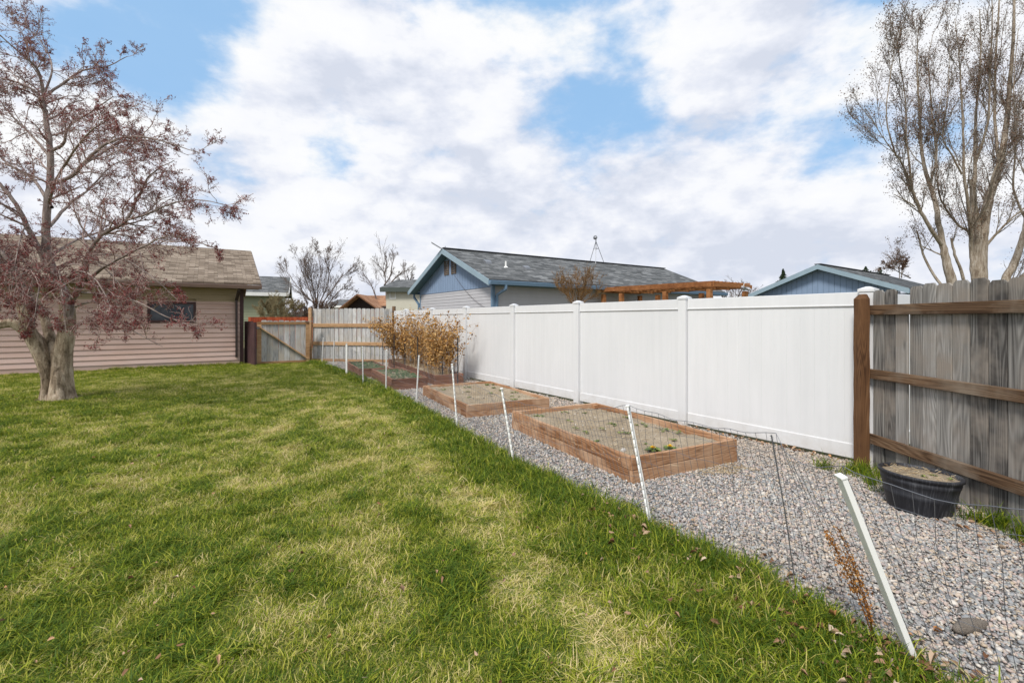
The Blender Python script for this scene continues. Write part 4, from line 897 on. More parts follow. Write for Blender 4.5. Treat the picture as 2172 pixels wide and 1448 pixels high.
for i, ((bx, by), (tx, ty)) in enumerate(STK):
    b = G(bx, by); yt = b[1] * (1.02 if i < 2 else 1.0); t = P(tx, ty, yt); SB.append(b); ST.append(t)
    d = Vector(t - b); L_ = d.length; o = empty('fence_stake', tuple(b), 0, label=SLAB[i], cat='stake', group='white stakes of the wire fence')
    o.rotation_euler = d.to_track_quat('Z', 'Y').to_euler(); w = .056 if i == 0 else .050 if i == 1 else .044; hw = w / 2; g_ = .011
    mb = MB()
    if i == 0: mb.prism([(-hw, -.012), (hw, -.012), (hw, .012), (-hw, .012)], 'z', -.05, L_)
    else:
        mb.prism([(-hw, -.003), (hw, -.003), (hw, .002), (-hw, .002)], 'z', -.05, L_)
        mb.prism([(-hw, .0022), (-hw + .005, .0022), (-hw + .005, g_), (-hw, g_)], 'z', -.05, L_)
        mb.prism([(-.004, -.0032), (.004, -.0032), (.004, -g_), (-.004, -g_)], 'z', -.05, L_)
    sh = mb.build('shaft', M['stakewhite'], o, bevel=.002)
    if i:
        mb = MB(); z = .10
        while z < L_ - .03: mb.prism([(hw - .001, z), (hw + .007, z + .004), (hw + .008, z + .030), (hw - .001, z + .055)], 'y', -.0035, .0075); z += .062
        mb.build('notches', M['stakewhite'], o)
    mb = MB(); mb.box(-hw - .002, hw + .003, -.015, .015, L_ + .0005, L_ + .012); mb.build('end_cap', M['white'], o, bevel=.003)

# ------------------------------------------------------------------ welded wire mesh along the stakes
def wire_fence():
    order = list(range(10, -1, -1)); base = [SB[i] for i in order]; top = [ST[i] for i in order]
    ds = [0]; B = []; T = []
    # intermediate thin wire post and the end beyond the frame
    wp_b, wp_t = G(1692, 1255), P(1636, 922, 2.62)
    base = base[:-1] + [wp_b] + [base[-1] + np.array([.04, .05, 0])] + [np.array([2.15, 1.0, 0]), np.array([2.4, .2, 0])]
    top = top[:-1] + [wp_t] + [P(1788, 990, 2.15)] + [P(2172, 1082, 1.66), np.array([2.3, 1.0, .9]), np.array([2.5, .2, .9])]
    top = [t.copy() for t in top]
    for i in range(len(top) - 6): top[i][2] = max(.62, top[i][2] - .05 - .06 * random.random())
    base.insert(-2, np.array([1.95, 1.62, 0]))
    sag = [.03 + .05 * random.random() for _ in base]
    cols = []; 
    for i in range(len(base) - 1):
        b0, b1, t0, t1 = base[i], base[i + 1], top[i], top[i + 1]; L_ = np.linalg.norm(b1[:2] - b0[:2]); n = max(2, round(L_ / .052))
        for k_ in range(n):
            f = k_ / n; s_ = 4 * f * (1 - f); b = b0 + (b1 - b0) * f; t = t0 + (t1 - t0) * f; t = t - np.array([0, 0, sag[i] * s_]); cols.append((b, t))
    n = len(cols); ph = rng.random(8) * 6; mb = MB()
    def at(i, h):
        b, t = cols[i]; p = b + (t - b) * h; w = .022 * math.sin(i * .21 + ph[0] + h * 3) + .012 * math.sin(i * .77 + ph[1] + h * 7)
        return (p[0] + .034 + w * h, p[1] + .024 - w * .8 * h, p[2] + .006 * math.sin(i * 1.3 + h * 9))
    hs = [0.02, .12, .24, .38, .54, .72, .88, 1.0]
    for i in range(n):
        rr = .0015 if i > n - 120 else .0011
        if i > n * .2 or True: mb.tube([at(i, h) for h in (0, .25, .5, .75, 1)], rr, 3, False)
    for h in hs: mb.tube([at(i, h) for i in range(n)], .0021 if h == 1 else .0013, 3, False)
    o = tag(mb.build('wire_mesh_fence', M['wire']), 'sagging galvanised wire mesh strung between the white stakes', 'fence')
    wp = tag(empty('wire_post', tuple(wp_b), 0), 'thin grey twisted wire rod holding the mesh, between the two nearest white stakes', 'post')
    d_ = wp_t - wp_b; mb = MB(); mb.tube([(0, 0, -.05), tuple(d_ * .5 + (.004, 0, 0)), tuple(d_ * 1.0)], .0032, 6); mb.build('rod', M['wire'], wp)
    mb = MB(); mb.tube([tuple(d_ * (.72 + .002 * k_) + np.array([.009 * math.cos(k_ * .9), .009 * math.sin(k_ * .9), 0])) for k_ in range(0, 140, 2)], .0014, 3); mb.build('wire_wrap', M['wire'], wp)
wire_fence()

# ------------------------------------------------------------------ half barrel planter
def barrel():
    c = np.array([3.30, 3.75]); o = empty('barrel_planter', (c[0], c[1], 0), 0, label='black half barrel planter of dry soil standing against the grey fence', cat='planter'); o.rotation_euler = (R(-1.0), R(2.5), 0); o.scale = (.78, .78, 1.06)
    t = NT('black_plastic'); sp = t.n('ShaderNodeSeparateXYZ'); t.L.new(t.coord(), sp.inputs[0])
    ang_ = t.math('ARCTAN2', sp.outputs[1], sp.outputs[0]); cb = t.n('ShaderNodeCombineXYZ'); t.L.new(t.math('MULTIPLY', ang_, 22), cb.inputs[0]); t.L.new(t.math('MULTIPLY', sp.outputs[2], 5), cb.inputs[1])
    n1 = t.noise(cb.outputs[0], 1.3, 4, .6); n2 = t.noise(t.coord(), 3, 3, .5); f = t.math('MULTIPLY', n1, t.math('ADD', n2, .45))
    t.bump(n1, .2, .004); bl = t.fin(t.ramp(f, [(.45, (.018, .019, .024)), (.58, (.045, .047, .055)), (.74, (.20, .20, .21))]), .55, .4)
    prof = [(.255, 0), (.262, .02), (.292, .11), (.296, .114), (.300, .140), (.296, .144), (.315, .21), (.320, .213), (.326, .238), (.322, .241), (.330, .262), (.345, .264), (.347, .282), (.338, .286), (.318, .284), (.312, .262), (.305, .22)]
    n = 72; V = []; F = []
    for r_, z in prof:
        for k_ in range(n): a = 2 * math.pi * k_ / n; rr = r_ * (1 - (.006 if k_ % 6 == 0 and r_ > .26 and z < .25 else 0)); V.append((rr * math.cos(a), rr * math.sin(a), z))
    for i in range(len(prof) - 1):
        for k_ in range(n): F.append((i * n + k_, i * n + (k_ + 1) % n, (i + 1) * n + (k_ + 1) % n, (i + 1) * n + k_))
    mesh_np('tub', np.array(V), np.array(F), bl, o, smooth=True)
    V = [(0, 0, .262)]; rings = 14
    for i in range(1, rings + 1):
        for k_ in range(n): a = 2 * math.pi * k_ / n; r_ = .311 * i / rings; V.append((r_ * math.cos(a), r_ * math.sin(a), .262 + .018 * (1 - (i / rings) ** 2)))
    V = np.array(V); V[:, 2] += .022 * (fbm(V[:, 0] + 3, V[:, 1], .12, 77) - .5); F3 = [(0, 1 + k_, 1 + (k_ + 1) % n) for k_ in range(n)]
    F4 = [(1 + (i - 1) * n + k_, 1 + i * n + k_, 1 + i * n + (k_ + 1) % n, 1 + (i - 1) * n + (k_ + 1) % n) for i in range(1, rings) for k_ in range(n)]
    mesh_np('soil', V, [np.array(F3), np.array(F4)], M['soil'], o, smooth=True)
    mb = MB()
    for _ in range(120):
        a = random.uniform(0, 6.28); r_ = random.uniform(.05, .29); q_ = random.uniform(0, 6.28); x, y = r_ * math.cos(a), r_ * math.sin(a); mb.cur = random.random(); l = random.uniform(.02, .06)
        mb.tube([(x, y, .28), (x + l * math.cos(q_), y + l * math.sin(q_), .28 + random.uniform(0, .015))], .0016, 3, False)
    tag(mb.build('straw', tsw.m, o), kind='stuff')
    mb = MB()
    for x, y in ((-.08, -.15), (.13, -.2), (.05, -.1)): rosette(mb, x, y, .275, .04, 16)
    mb.build('sprouts', tw.m, o)
barrel()

# ------------------------------------------------------------------ plants: rusty dock stalk, canes, black stakes
M['rust'] = NT('rust_seed'); M['rust'] = M['rust'].fin(M['rust'].ramp(M['rust'].attr('var'), [(0, (.15, .055, .012)), (.5, (.31, .13, .03)), (1, (.44, .23, .07))]), .8, .2)
def cloud_quads(P_, S, name, m, parent=None, asp=.6):
    n = len(P_); a = rng.normal(size=(n, 3)); a /= np.linalg.norm(a, axis=1)[:, None]; b = rng.normal(size=(n, 3)); b -= (a * b).sum(1)[:, None] * a; b /= np.linalg.norm(b, axis=1)[:, None]; c_ = np.cross(a, b)
    S = np.asarray(S)[:, None]; V = np.stack([P_ - a * S, P_ - b * S * asp + c_ * S * .25, P_ + a * S, P_ + b * S * asp + c_ * S * .25], 1).reshape(-1, 3)
    F = (np.arange(n)[:, None] * 4 + np.array([0, 1, 2, 3])); v_ = rng.random(n)
    F3 = np.concatenate([F[:, [0, 1, 2]], F[:, [0, 2, 3]]]); return mesh_np(name, V, F3, m, parent, fvar=np.concatenate([v_, v_]))
def dock():
    b = G(1856, 1365); o = empty('dock_plant', tuple(b), 0, label='rust brown dried dock stalks growing through the wire beside the nearest stake', cat='plant')
    mb = MB(); Q = []
    for (tx, ty), dy in (((1752, 1128), .10), ((1774, 1115), .14), ((1800, 1180), .0)):
        t = P(tx, ty, b[1] + dy) - b; pts = [tuple(t * f + np.array([.02 * math.sin(f * 3), 0, 0])) for f in np.linspace(0, 1, 8)]; mb.tube(pts, [.003, .003, .0028, .0025, .002, .002, .0015, .001], 5)
        for _ in range(420 if tx < 1760 else 220):
            f = random.uniform(.42, 1) if tx < 1760 else random.uniform(.25, 1); q_ = t * f + np.array([.02 * math.sin(f * 3), 0, 0]); sp_w = .013 * (1.3 - abs(f - .6) * 1.8); Q.append(q_ + rng.normal(0, max(.003, sp_w), 3))
    mb.build('stalks', M['rust'], o); cloud_quads(np.array(Q), rng.uniform(.004, .0085, len(Q)), 'seed_husks', M['rust'], o)
dock()
M['cane'] = NT('dry_cane'); M['cane'] = M['cane'].fin(M['cane'].ramp(M['cane'].attr('var'), [(0, (.20, .115, .05)), (.5, (.38, .24, .115)), (1, (.50, .36, .20))]), .8, .2)
M['caneleaf'] = NT('dry_cane_leaf'); M['caneleaf'] = M['caneleaf'].fin(M['caneleaf'].ramp(M['caneleaf'].attr('var'), [(0, (.18, .075, .02)), (.5, (.44, .235, .07)), (.85, (.58, .35, .13)), (1, (.68, .46, .22))]), .8, .2)
def cane_clump(cx, cy, rad, n, H, lean, label, leafd, seed):
    r = np.random.default_rng(seed); o = empty('raspberry_canes', (cx, cy, .18), 0, label=label, cat='plant', group=None); mb = MB(); Q = []; S = []
    for _ in range(n):
        mb.cur = r.random(); a = r.uniform(0, 6.28); q_ = rad * math.sqrt(r.random()); x, y = q_ * math.cos(a), q_ * math.sin(a); h = H * r.uniform(.55, 1.22); la = r.uniform(0, 6.28)
        lx, ly = lean[0] * r.uniform(.2, 1.3) + math.cos(la) * .22, lean[1] * r.uniform(.2, 1.3) + math.sin(la) * .22; dr = r.uniform(0, .45); pts = []
        for f in np.linspace(0, 1, 8):
            bend = f * f; pts.append((x + lx * bend * h + .015 * r.normal(), y + ly * bend * h + .015 * r.normal(), h * (f - dr * max(0, f - .55) ** 2 * 2.2)))
        mb.tube(pts, np.linspace(.0045, .0018, 8), 4, False)
        for _ in range(int(leafd * .78 * r.uniform(.15, 1.9))):
            f = r.uniform(.12, 1.0) ** .7; i = min(6, int(f * 7)); g_ = f * 7 - i; p = np.array(pts[i]) * (1 - g_) + np.array(pts[i + 1]) * g_; Q.append(p + r.normal(0, .045, 3)); S.append(r.uniform(.016, .050))
        for _ in range(3):   # side twigs
            f = r.uniform(.4, .95); i = int(f * 7); p = np.array(pts[i]); d = r.normal(0, 1, 3) * (1, 1, .6); d = d / np.linalg.norm(d) * r.uniform(.12, .3); mb.tube([p, p + d * .5 + (0, 0, .02), p + d], [.0025, .002, .001], 3, False)
            for _ in range(4): Q.append(p + d * r.uniform(.3, 1) + r.normal(0, .025, 3)); S.append(r.uniform(.012, .03))
    mb.build('canes', M['cane'], o); cloud_quads(np.array(Q), np.array(S), 'dry_leaves', M['caneleaf'], o, .5)
V1 = np.array([-U1[1], U1[0]])
spec = [(.25, 3.9, 84, 1.25, (-.60, -.35), 'far left clump of dead canes leaning over towards the back fence', 34), (.40, 3.4, 60, 1.35, (-.22, 0), 'tall dead cane clump second from the left behind the strawberry beds', 34),
        (.35, 2.5, 55, 1.4, (.0, 0), 'middle clump of dead golden brown canes between black rods', 28), (.38, 1.5, 44, 1.35, (.05, -.05), 'thin gappy clump of dead canes right of the middle', 24), (.38, .55, 60, 1.25, (.32, -.28), 'rightmost dense clump of dead canes with curled brown leaves', 48)]
for i, (u, v_, n_, H, ln, lb, ld) in enumerate(spec):
    p = b5c + U1 * u + V1 * v_; cane_clump(p[0], p[1], .40, int(n_ * .92), H * 1.08, ln, lb, ld, 900 + i)
for i, (bx, by, ty) in enumerate(((836, 775, 706), (859, 778, 712), (886, 787, 712), (938, 797, 711), (971, 806, 712), (812, 770, 712))):
    Yb = (EYE - .18) * FPX / (by - HZ); x = (bx - CX) * Yb / FPX; h = (by - ty) * Yb / FPX
    lab = ['black metal rod among the canes, third from the left', 'black metal rod in the middle of the canes', 'black metal rod just right of the middle of the canes', 'black metal rod in the right hand cane clump', 'rightmost black metal rod at the end of the canes', 'leftmost black metal rod behind the cane clump'][i]
    o = empty('garden_rod', (x, Yb, .15), 0, label=lab, cat='rod', group='black rods among the canes'); mb = MB(); mb.box(-.012, .012, -.003, .003, -.05, h); mb.box(-.003, .003, .0035, .018, -.05, h); mb.build('rod', M['blackmetal'], o)
    mb = MB()
    for z in np.arange(.2, h - .05, .16): mb.box(-.016, -.0125, -.006, .002, z, z + .03)
    mb.build('hooks', M['blackmetal'], o)
# ------------------------------------------------------------------ bare trees
class Tree:
    def __init__(s, seed): s.r = np.random.default_rng(seed); s.c = {0: [], 1: [], 2: [], 3: []}; s.tips = []
    def curve(s, pts, rad, lvl): s.c[lvl].append((np.array(pts), np.array(rad)))
    def grow(s, p, d, L, rad, lvl, P_):
        """P_: per level dict(n children, len ratio, angle, up tropism, wander, segs)"""
        r = s.r; q = P_[lvl]; n = q['segs']; pts = [p]; d = d / np.linalg.norm(d); dirs = [d]
        for i in range(n):
            d = d + r.normal(0, q['wander'], 3) + np.array([0, 0, q['up'] / n]); d = d / np.linalg.norm(d); p = p + d * L / n; pts.append(p); dirs.append(d)
        pts = np.array(pts); rads = np.maximum(rad * (1 - np.linspace(0, 1, n + 1) * .75), q['rmin']); s.curve(pts, rads, min(lvl, 3))
        if lvl + 1 in P_: s.spawn(pts, dirs, rads, L, lvl, P_)
        if q.get('tips'): s.tips += [pts[k] for k in range(max(1, n // 3), n + 1)]
    def spawn(s, pts, dirs, rads, L, lvl, P_, t0=.2, count=None):
        r = s.r; q = P_[lvl]; n = len(pts) - 1
        for _ in range(count if count is not None else q['n']):
            f = r.uniform(q.get('t0', t0), 1.0); x = f * n; i = min(n - 1, int(x)); g_ = x - i; p = pts[i] * (1 - g_) + pts[i + 1] * g_; d = dirs[min(i, len(dirs) - 1)]
            e = r.normal(size=3); e -= e.dot(d) * d; e /= np.linalg.norm(e); a = q['angle'] * r.uniform(.6, 1.4); nd = d * math.cos(a) + e * math.sin(a)
            s.grow(p, nd, L * q['ratio'] * r.uniform(.5, 1.25) * (1.15 - .55 * f), min(rads[i] * .5, .022), lvl + 1, P_)
    def limb(s, pts, r0, r1, P_, count, L=None, lvl=0):
        """hand-placed limb, smoothed, with side growth"""
        pts = np.array(pts, float); t = np.arange(len(pts)); m = (len(pts) - 1) * 5 + 1; u = np.linspace(0, len(pts) - 1, m); out = []
        for x in u:
            i = min(int(x), len(pts) - 2); f = x - i; p0 = pts[max(i - 1, 0)]; p1 = pts[i]; p2 = pts[i + 1]; p3 = pts[min(i + 2, len(pts) - 1)]
            out.append(.5 * ((2 * p1) + (-p0 + p2) * f + (2 * p0 - 5 * p1 + 4 * p2 - p3) * f * f + (-p0 + 3 * p1 - 3 * p2 + p3) * f ** 3))
        out = np.array(out); out[1:-1] += s.r.normal(0, min(r0, .06) * .12, (len(out) - 2, 3)); rad = np.linspace(r0, r1, len(out)); s.curve(out, rad, 0)
        d = np.diff(out, axis=0); d /= np.linalg.norm(d, axis=1)[:, None]; Ls = L or np.linalg.norm(np.diff(out, axis=0), axis=1).sum()
        s.spawn(out, list(d) + [d[-1]], rad, Ls, 0, P_, count=count)
        return out
    def mesh(s, lvls, name, m, parent, sides, bumpy=0, org=(0, 0, 0)):
        V = []; F = []; b = 0; org = np.array(org)
        for l in lvls:
            for pts, rad in s.c[l]:
                k = sides[l]; n = len(pts); d = np.gradient(pts, axis=0); d /= np.linalg.norm(d, axis=1)[:, None] + 1e-9
                a = np.zeros((n, 3)); a0 = np.cross(d[0], [0, 0, 1.] if abs(d[0][2]) < .9 else [1., 0, 0])
                for ii in range(n): a0 = a0 - a0.dot(d[ii]) * d[ii]; a0 = a0 / (np.linalg.norm(a0) + 1e-9); a[ii] = a0
                c_ = np.cross(a, d)
                th = np.arange(k) * 2 * np.pi / k; rr = rad[:, None] * np.ones(k)
                if bumpy and k > 6: ph = s.r.uniform(0, 6, 3); rr = rr * (1 + bumpy * (np.sin(3 * th + ph[0] + np.arange(n)[:, None] * .15) + .6 * np.sin(5 * th + ph[1]) + .4 * s.r.normal(size=(n, k)) * .5))
                v = pts[:, None, :] + a[:, None, :] * (np.cos(th) * rr)[..., None] + c_[:, None, :] * (np.sin(th) * rr)[..., None]; V.append(v.reshape(-1, 3) - org)
                i = (np.arange(n - 1)[:, None] * k + np.arange(k)[None, :]); j = (np.arange(n - 1)[:, None] * k + (np.arange(k)[None, :] + 1) % k)
                F.append(np.stack([i, j, j + k, i + k], -1).reshape(-1, 4) + b); b += n * k
        if V: return mesh_np(name, np.concatenate(V), np.concatenate(F), m, parent, smooth=True)
    def buds(s, name, m, parent, per, spread, size, org=(0, 0, 0), asp=.6, clus=1, keep=None):
        T = np.array(s.tips); T = np.repeat(T, per, axis=0)
        if keep is not None: T = T[s.r.random(len(T)) < keep]
        T = T + s.r.normal(0, spread, T.shape); 
        if clus > 1: T = np.repeat(T, clus, axis=0) + s.r.normal(0, size * .7, (len(T) * clus, 3))
        return cloud_quads(T - np.array(org), size * s.r.uniform(.55, 1.3, len(T)), name, m, parent, asp)

# --- crabapple: main limbs follow the tree in the photo
TBc = G(125, 846); Y0 = TBc[1]
def Q(px, py, dy=0): return P(px, py, Y0 + dy)
ct = Tree(5)
CP = {0: dict(n=0, ratio=.32, angle=.85, up=.05, wander=.12, segs=6, rmin=.01, t0=.22),
      1: dict(n=7, ratio=.48, angle=.75, up=.05, wander=.15, segs=7, rmin=.0042, t0=.1),
      2: dict(n=7, ratio=.55, angle=.75, up=.1, wander=.19, segs=5, rmin=.0030, t0=.1, tips=True),
      3: dict(n=0, ratio=.5, angle=.7, up=.1, wander=.22, segs=4, rmin=.0024, tips=True)}
crab = empty('crabapple_tree', tuple(TBc), 0, label='large spreading crabapple with forked gnarled trunk and dark red buds at left', cat='tree')
LI = [  # (points (px, py, depth), r0, r1, side growth)
    ([(140, 700, 0), (143, 640, -.05), (108, 560, -.1), (98, 490, -.15), (104, 400, -.2), (108, 320, -.2), (98, 255, -.2), (93, 200, -.25)], .145, .055, 15),
    ([(93, 205, -.25), (80, 150, -.4), (40, 110, -.6), (-20, 60, -.8)], .045, .012, 9),
    ([(95, 215, -.25), (60, 185, -.2), (0, 165, -.2), (-90, 150, -.2)], .04, .012, 9),
    ([(95, 205, -.25), (130, 180, -.1), (175, 150, .1), (225, 143, .2), (270, 120, .3)], .042, .009, 10),
    ([(108, 320, -.2), (135, 305, -.4), (145, 270, -.5), (190, 240, -.6), (240, 205, -.8)], .05, .010, 9),
    ([(108, 390, -.2), (150, 375, -.4), (180, 345, -.5), (225, 305, -.6), (285, 290, -.8), (345, 300, -1.0), (425, 325, -1.1)], .062, .008, 16),
    ([(172, 352, -.45), (220, 322, -.1), (265, 300, .2), (330, 302, .5), (400, 330, .8)], .04, .008, 11),
    ([(150, 640, 0), (178, 590, -.3), (188, 540, -.4), (215, 500, -.6), (265, 470, -.7), (290, 420, -.8), (320, 370, -.9), (370, 340, -1.1)], .085, .008, 18),
    ([(270, 466, -.7), (310, 455, -.9), (370, 430, -1.0), (430, 425, -1.2), (525, 447, -1.3)], .034, .006, 14),
    ([(185, 600, -.2), (215, 570, -.5), (260, 545, -.8), (310, 520, -1.0), (370, 500, -1.1), (470, 530, -1.2)], .050, .007, 16),
    ([(160, 650, 0), (200, 640, -.4), (240, 670, -.8), (280, 700, -1.0), (345, 735, -1.2)], .035, .006, 4),
    ([(170, 620, -.1), (230, 625, -.5), (290, 640, -.9), (350, 670, -1.1), (410, 690, -1.3)], .034, .006, 7),
    ([(78, 660, -.3), (50, 610, -.4), (25, 560, -.6), (-30, 500, -.7), (-100, 430, -.8)], .10, .02, 12),
    ([(100, 560, -.1), (70, 505, -.3), (40, 445, -.4), (0, 390, -.5), (-60, 330, -.6), (-140, 260, -.6)], .085, .015, 14),
    ([(55, 640, -.3), (20, 570, .1), (-20, 520, .3), (-70, 480, .6)], .07, .02, 8),
    ([(110, 440, -.2), (70, 380, .3), (20, 350, .6), (-30, 300, .8), (-100, 240, 1.0)], .05, .01, 12),
    ([(105, 480, -.1), (150, 430, .5), (190, 400, .9), (240, 350, 1.3), (300, 330, 1.6)], .05, .008, 14),
    ([(112, 540, -.1), (160, 510, .5), (220, 490, .9), (290, 470, 1.2), (380, 460, 1.5)], .045, .008, 14),
    ([(104, 430, -.2), (120, 380, -.8), (150, 330, -1.3), (190, 280, -1.7), (230, 250, -2.0)], .045, .008, 12),
    ([(104, 330, -.2), (60, 280, .0), (20, 240, .3), (-20, 180, .4), (-30, 120, .5)], .04, .008, 12),
    ([(93, 200, -.25), (110, 150, -.1), (100, 110, .2), (70, 70, .3), (20, 40, .3)], .03, .007, 9),
    ([(125, 590, -.1), (80, 570, -.8), (30, 590, -1.3), (-30, 620, -1.6)], .035, .007, 11),
    ([(130, 600, -.1), (165, 575, -.8), (200, 590, -1.3), (230, 640, -1.6), (240, 690, -1.7)], .030, .006, 10),
]
tk = [([(116, 864, 0), (114, 845, 0), (112, 800, -.02), (94, 752, -.05), (64, 706, -.1), (30, 682, -.2), (-10, 690, -.3), (-60, 720, -.4)], [.23, .175, .145, .135, .115, .09, .075, .05]),
      ([(108, 862, .05), (106, 800, -.10), (84, 745, -.15), (62, 705, -.25), (52, 660, -.3), (38, 620, -.3), (18, 570, -.5)], [.19, .12, .115, .10, .085, .075, .065]),
      ([(126, 862, -.08), (126, 800, -.10), (118, 750, .0), (106, 712, .1), (95, 672, .15), (78, 640, .2), (60, 610, .3)], [.20, .125, .10, .082, .066, .055, .045]),
      ([(138, 866, .0), (135, 845, .0), (134, 800, .0), (134, 745, .0), (143, 700, 0), (143, 655, 0), (130, 610, -.05)], [.24, .19, .155, .138, .122, .112, .095]),
      ([(96, 868, -.05), (104, 845, -.05), (112, 815, -.02), (112, 790, 0)], [.11, .10, .09, .07]), ([(156, 866, .0), (149, 845, .0), (142, 815, .0), (138, 790, 0)], [.11, .10, .09, .07]), ([(122, 872, -.25), (122, 850, -.20), (124, 815, -.12), (124, 790, -.08)], [.12, .11, .09, .07])]
for pts, rad in tk:
    p = np.array([Q(*a) for a in pts]); m_ = (len(p) - 1) * 6 + 1; u = np.linspace(0, len(p) - 1, m_); t_ = np.arange(len(p))
    out = np.stack([np.interp(u, t_, p[:, i]) for i in range(3)], 1)
    for _ in range(4): out[1:-1] = (out[:-2] + 2 * out[1:-1] + out[2:]) / 4
    rr = np.interp(u, t_, rad); 
    ct.c[0].append((out, rr))
trunk_tree = Tree(6); trunk_tree.c[0] = ct.c[0][:]; ct.c[0] = []
trunk_tree.mesh([0], 'trunk', M['bark'], crab, {0: 32}, .075, org=TBc)
for pts, r0, r1, cnt in LI: ct.limb([Q(*a) for a in pts], r0 * .62, r1 * .6, CP, cnt + 4, L=2.4 if r0 < .06 else 2.8)
# drooping pale lower branches in front of the siding
for px, py, dx, dy, dz in ((100, 560, -60, 130, -.9), (120, 570, 20, 140, -1.2), (150, 560, 90, 120, -.9), (60, 540, -70, 110, -.5), (180, 560, 120, 110, -.6), (200, 540, 180, 100, -.8), (90, 600, -20, 110, -1.0), (30, 520, -60, 120, -.9), (60, 480, -40, 160, -1.2)):
    ct.limb([Q(px, py, dz * .3), Q(px + dx * .3, py - 8 + dy * .12, dz * .6), Q(px + dx * .7, py + dy * .5, dz * .9), Q(px + dx, py + dy, dz)], .016, .004, CP, 10, L=1.5)
ct.mesh([0], 'limb', M['limb'], crab, {0: 10}, .03, org=TBc)
ct.mesh([1, 2, 3], 'twigs', M['twig'], crab, {1: 5, 2: 3, 3: 3}, org=TBc)
ct.buds('buds', M['bud'], crab, 1, .014, .011, org=TBc, clus=3, keep=.40)
print('crab curves', {k: len(v) for k, v in ct.c.items()}, 'tips', len(ct.tips))
# ring of bare dirt and roots at the foot
mb = MB(); nn_ = 24; pts = [(TBc[0] + (.40 + .08 * math.sin(k * 2.1)) * math.cos(k / nn_ * 6.283), TBc[1] + (.36 + .06 * math.sin(k * 1.3)) * math.sin(k / nn_ * 6.283)) for k in range(nn_)]
sheet('bare_dirt', pts, .004, mat_soil('brown_dirt', (.08, .055, .035), (.16, .11, .075), (.26, .19, .14)))

# --- cottonwoods behind the grey fence
YC = 16.0
def Qc(px, py, dy=0): return P(px, py, YC + dy)
WPm = {0: dict(n=0, ratio=.36, angle=.42, up=.7, wander=.06, segs=7, rmin=.012, t0=.22),
      1: dict(n=9, ratio=.42, angle=.45, up=.8, wander=.08, segs=6, rmin=.007, t0=.12),
      2: dict(n=5, ratio=.42, angle=.55, up=.6, wander=.10, segs=4, rmin=.0045, t0=.1, tips=True),
      3: dict(n=0, ratio=.5, angle=.6, up=.4, wander=.12, segs=3, rmin=.0042, tips=True)}
def cottonwood(label, base, limbs, seed, extra=9, budkeep=1.0):
    t = Tree(seed); b = P(base[0], base[1], YC + base[2]); b[2] = 0; o = empty('cottonwood_tree', tuple(b), 0, label=label, cat='tree'); tt = Tree(seed + 1)
    for pts, r0, r1, cnt in limbs:
        pp = [Qc(*a) for a in pts]
        r0, r1 = r0 * .50, r1 * .38
        if cnt == 0:
            tt.limb(pp, r0, r1, WPm, 0)
        else: t.limb(pp, r0, r1, WPm, cnt, L=max(5.0, 0))
    tt.c[0] += t.c[0]; t.c[0] = []
    tt.mesh([0], 'trunk', M['cwbark'], o, {0: 14}, .02, org=b); t.mesh([1, 2, 3], 'branches', M['cwtwig'], o, {1: 5, 2: 3, 3: 3}, org=b)
    t.buds('buds', M['cwbud'], o, 2, .13, .025, org=b, keep=budkeep * .58, asp=.5); print(label[:20], {k: len(v) for k, v in t.c.items()}, len(t.tips))
cottonwood('forked cottonwood leaning left, leftmost of the tall bare trees', (2030, 620, 0), [
    ([(2035, 790, 0), (2022, 620, 0), (2008, 560, 0), (2000, 520, 0), (1990, 470, 0)], .34, .19, 0),
    ([(1990, 475, 0), (1985, 430, .2), (1965, 370, .3), (1955, 320, .4), (1950, 240, .4), (1945, 130, .4), (1948, 60, .3)], .17, .02, 16),
    ([(1998, 520, 0), (1970, 480, -.3), (1945, 430, -.5), (1935, 395, -.6), (1925, 320, -.8), (1920, 220, -.8), (1905, 110, -.9)], .13, .02, 16),
    ([(1935, 400, -.6), (1915, 350, -.9), (1890, 315, -1.1), (1865, 280, -1.2), (1840, 235, -1.3)], .06, .012, 10),
    ([(1975, 385, .3), (1985, 330, .8), (1975, 220, 1.0), (1970, 120, 1.0), (1980, 70, 1.0)], .08, .015, 12),
    ([(1900, 330, -1), (1880, 250, -1.2), (1890, 150, -1.2), (1902, 75, -1.2)], .05, .012, 11),
    ([(2025, 640, 0), (1985, 590, .3), (1960, 545, .4), (1950, 510, .4), (1943, 488, .4)], .10, .05, 1),
    ([(1940, 438, -.5), (1920, 425, -.6), (1897, 413, -.7)], .05, .03, 1),
    ([(1995, 540, 0), (1960, 525, .3), (1940, 518, .4)], .05, .02, 2)], 31)
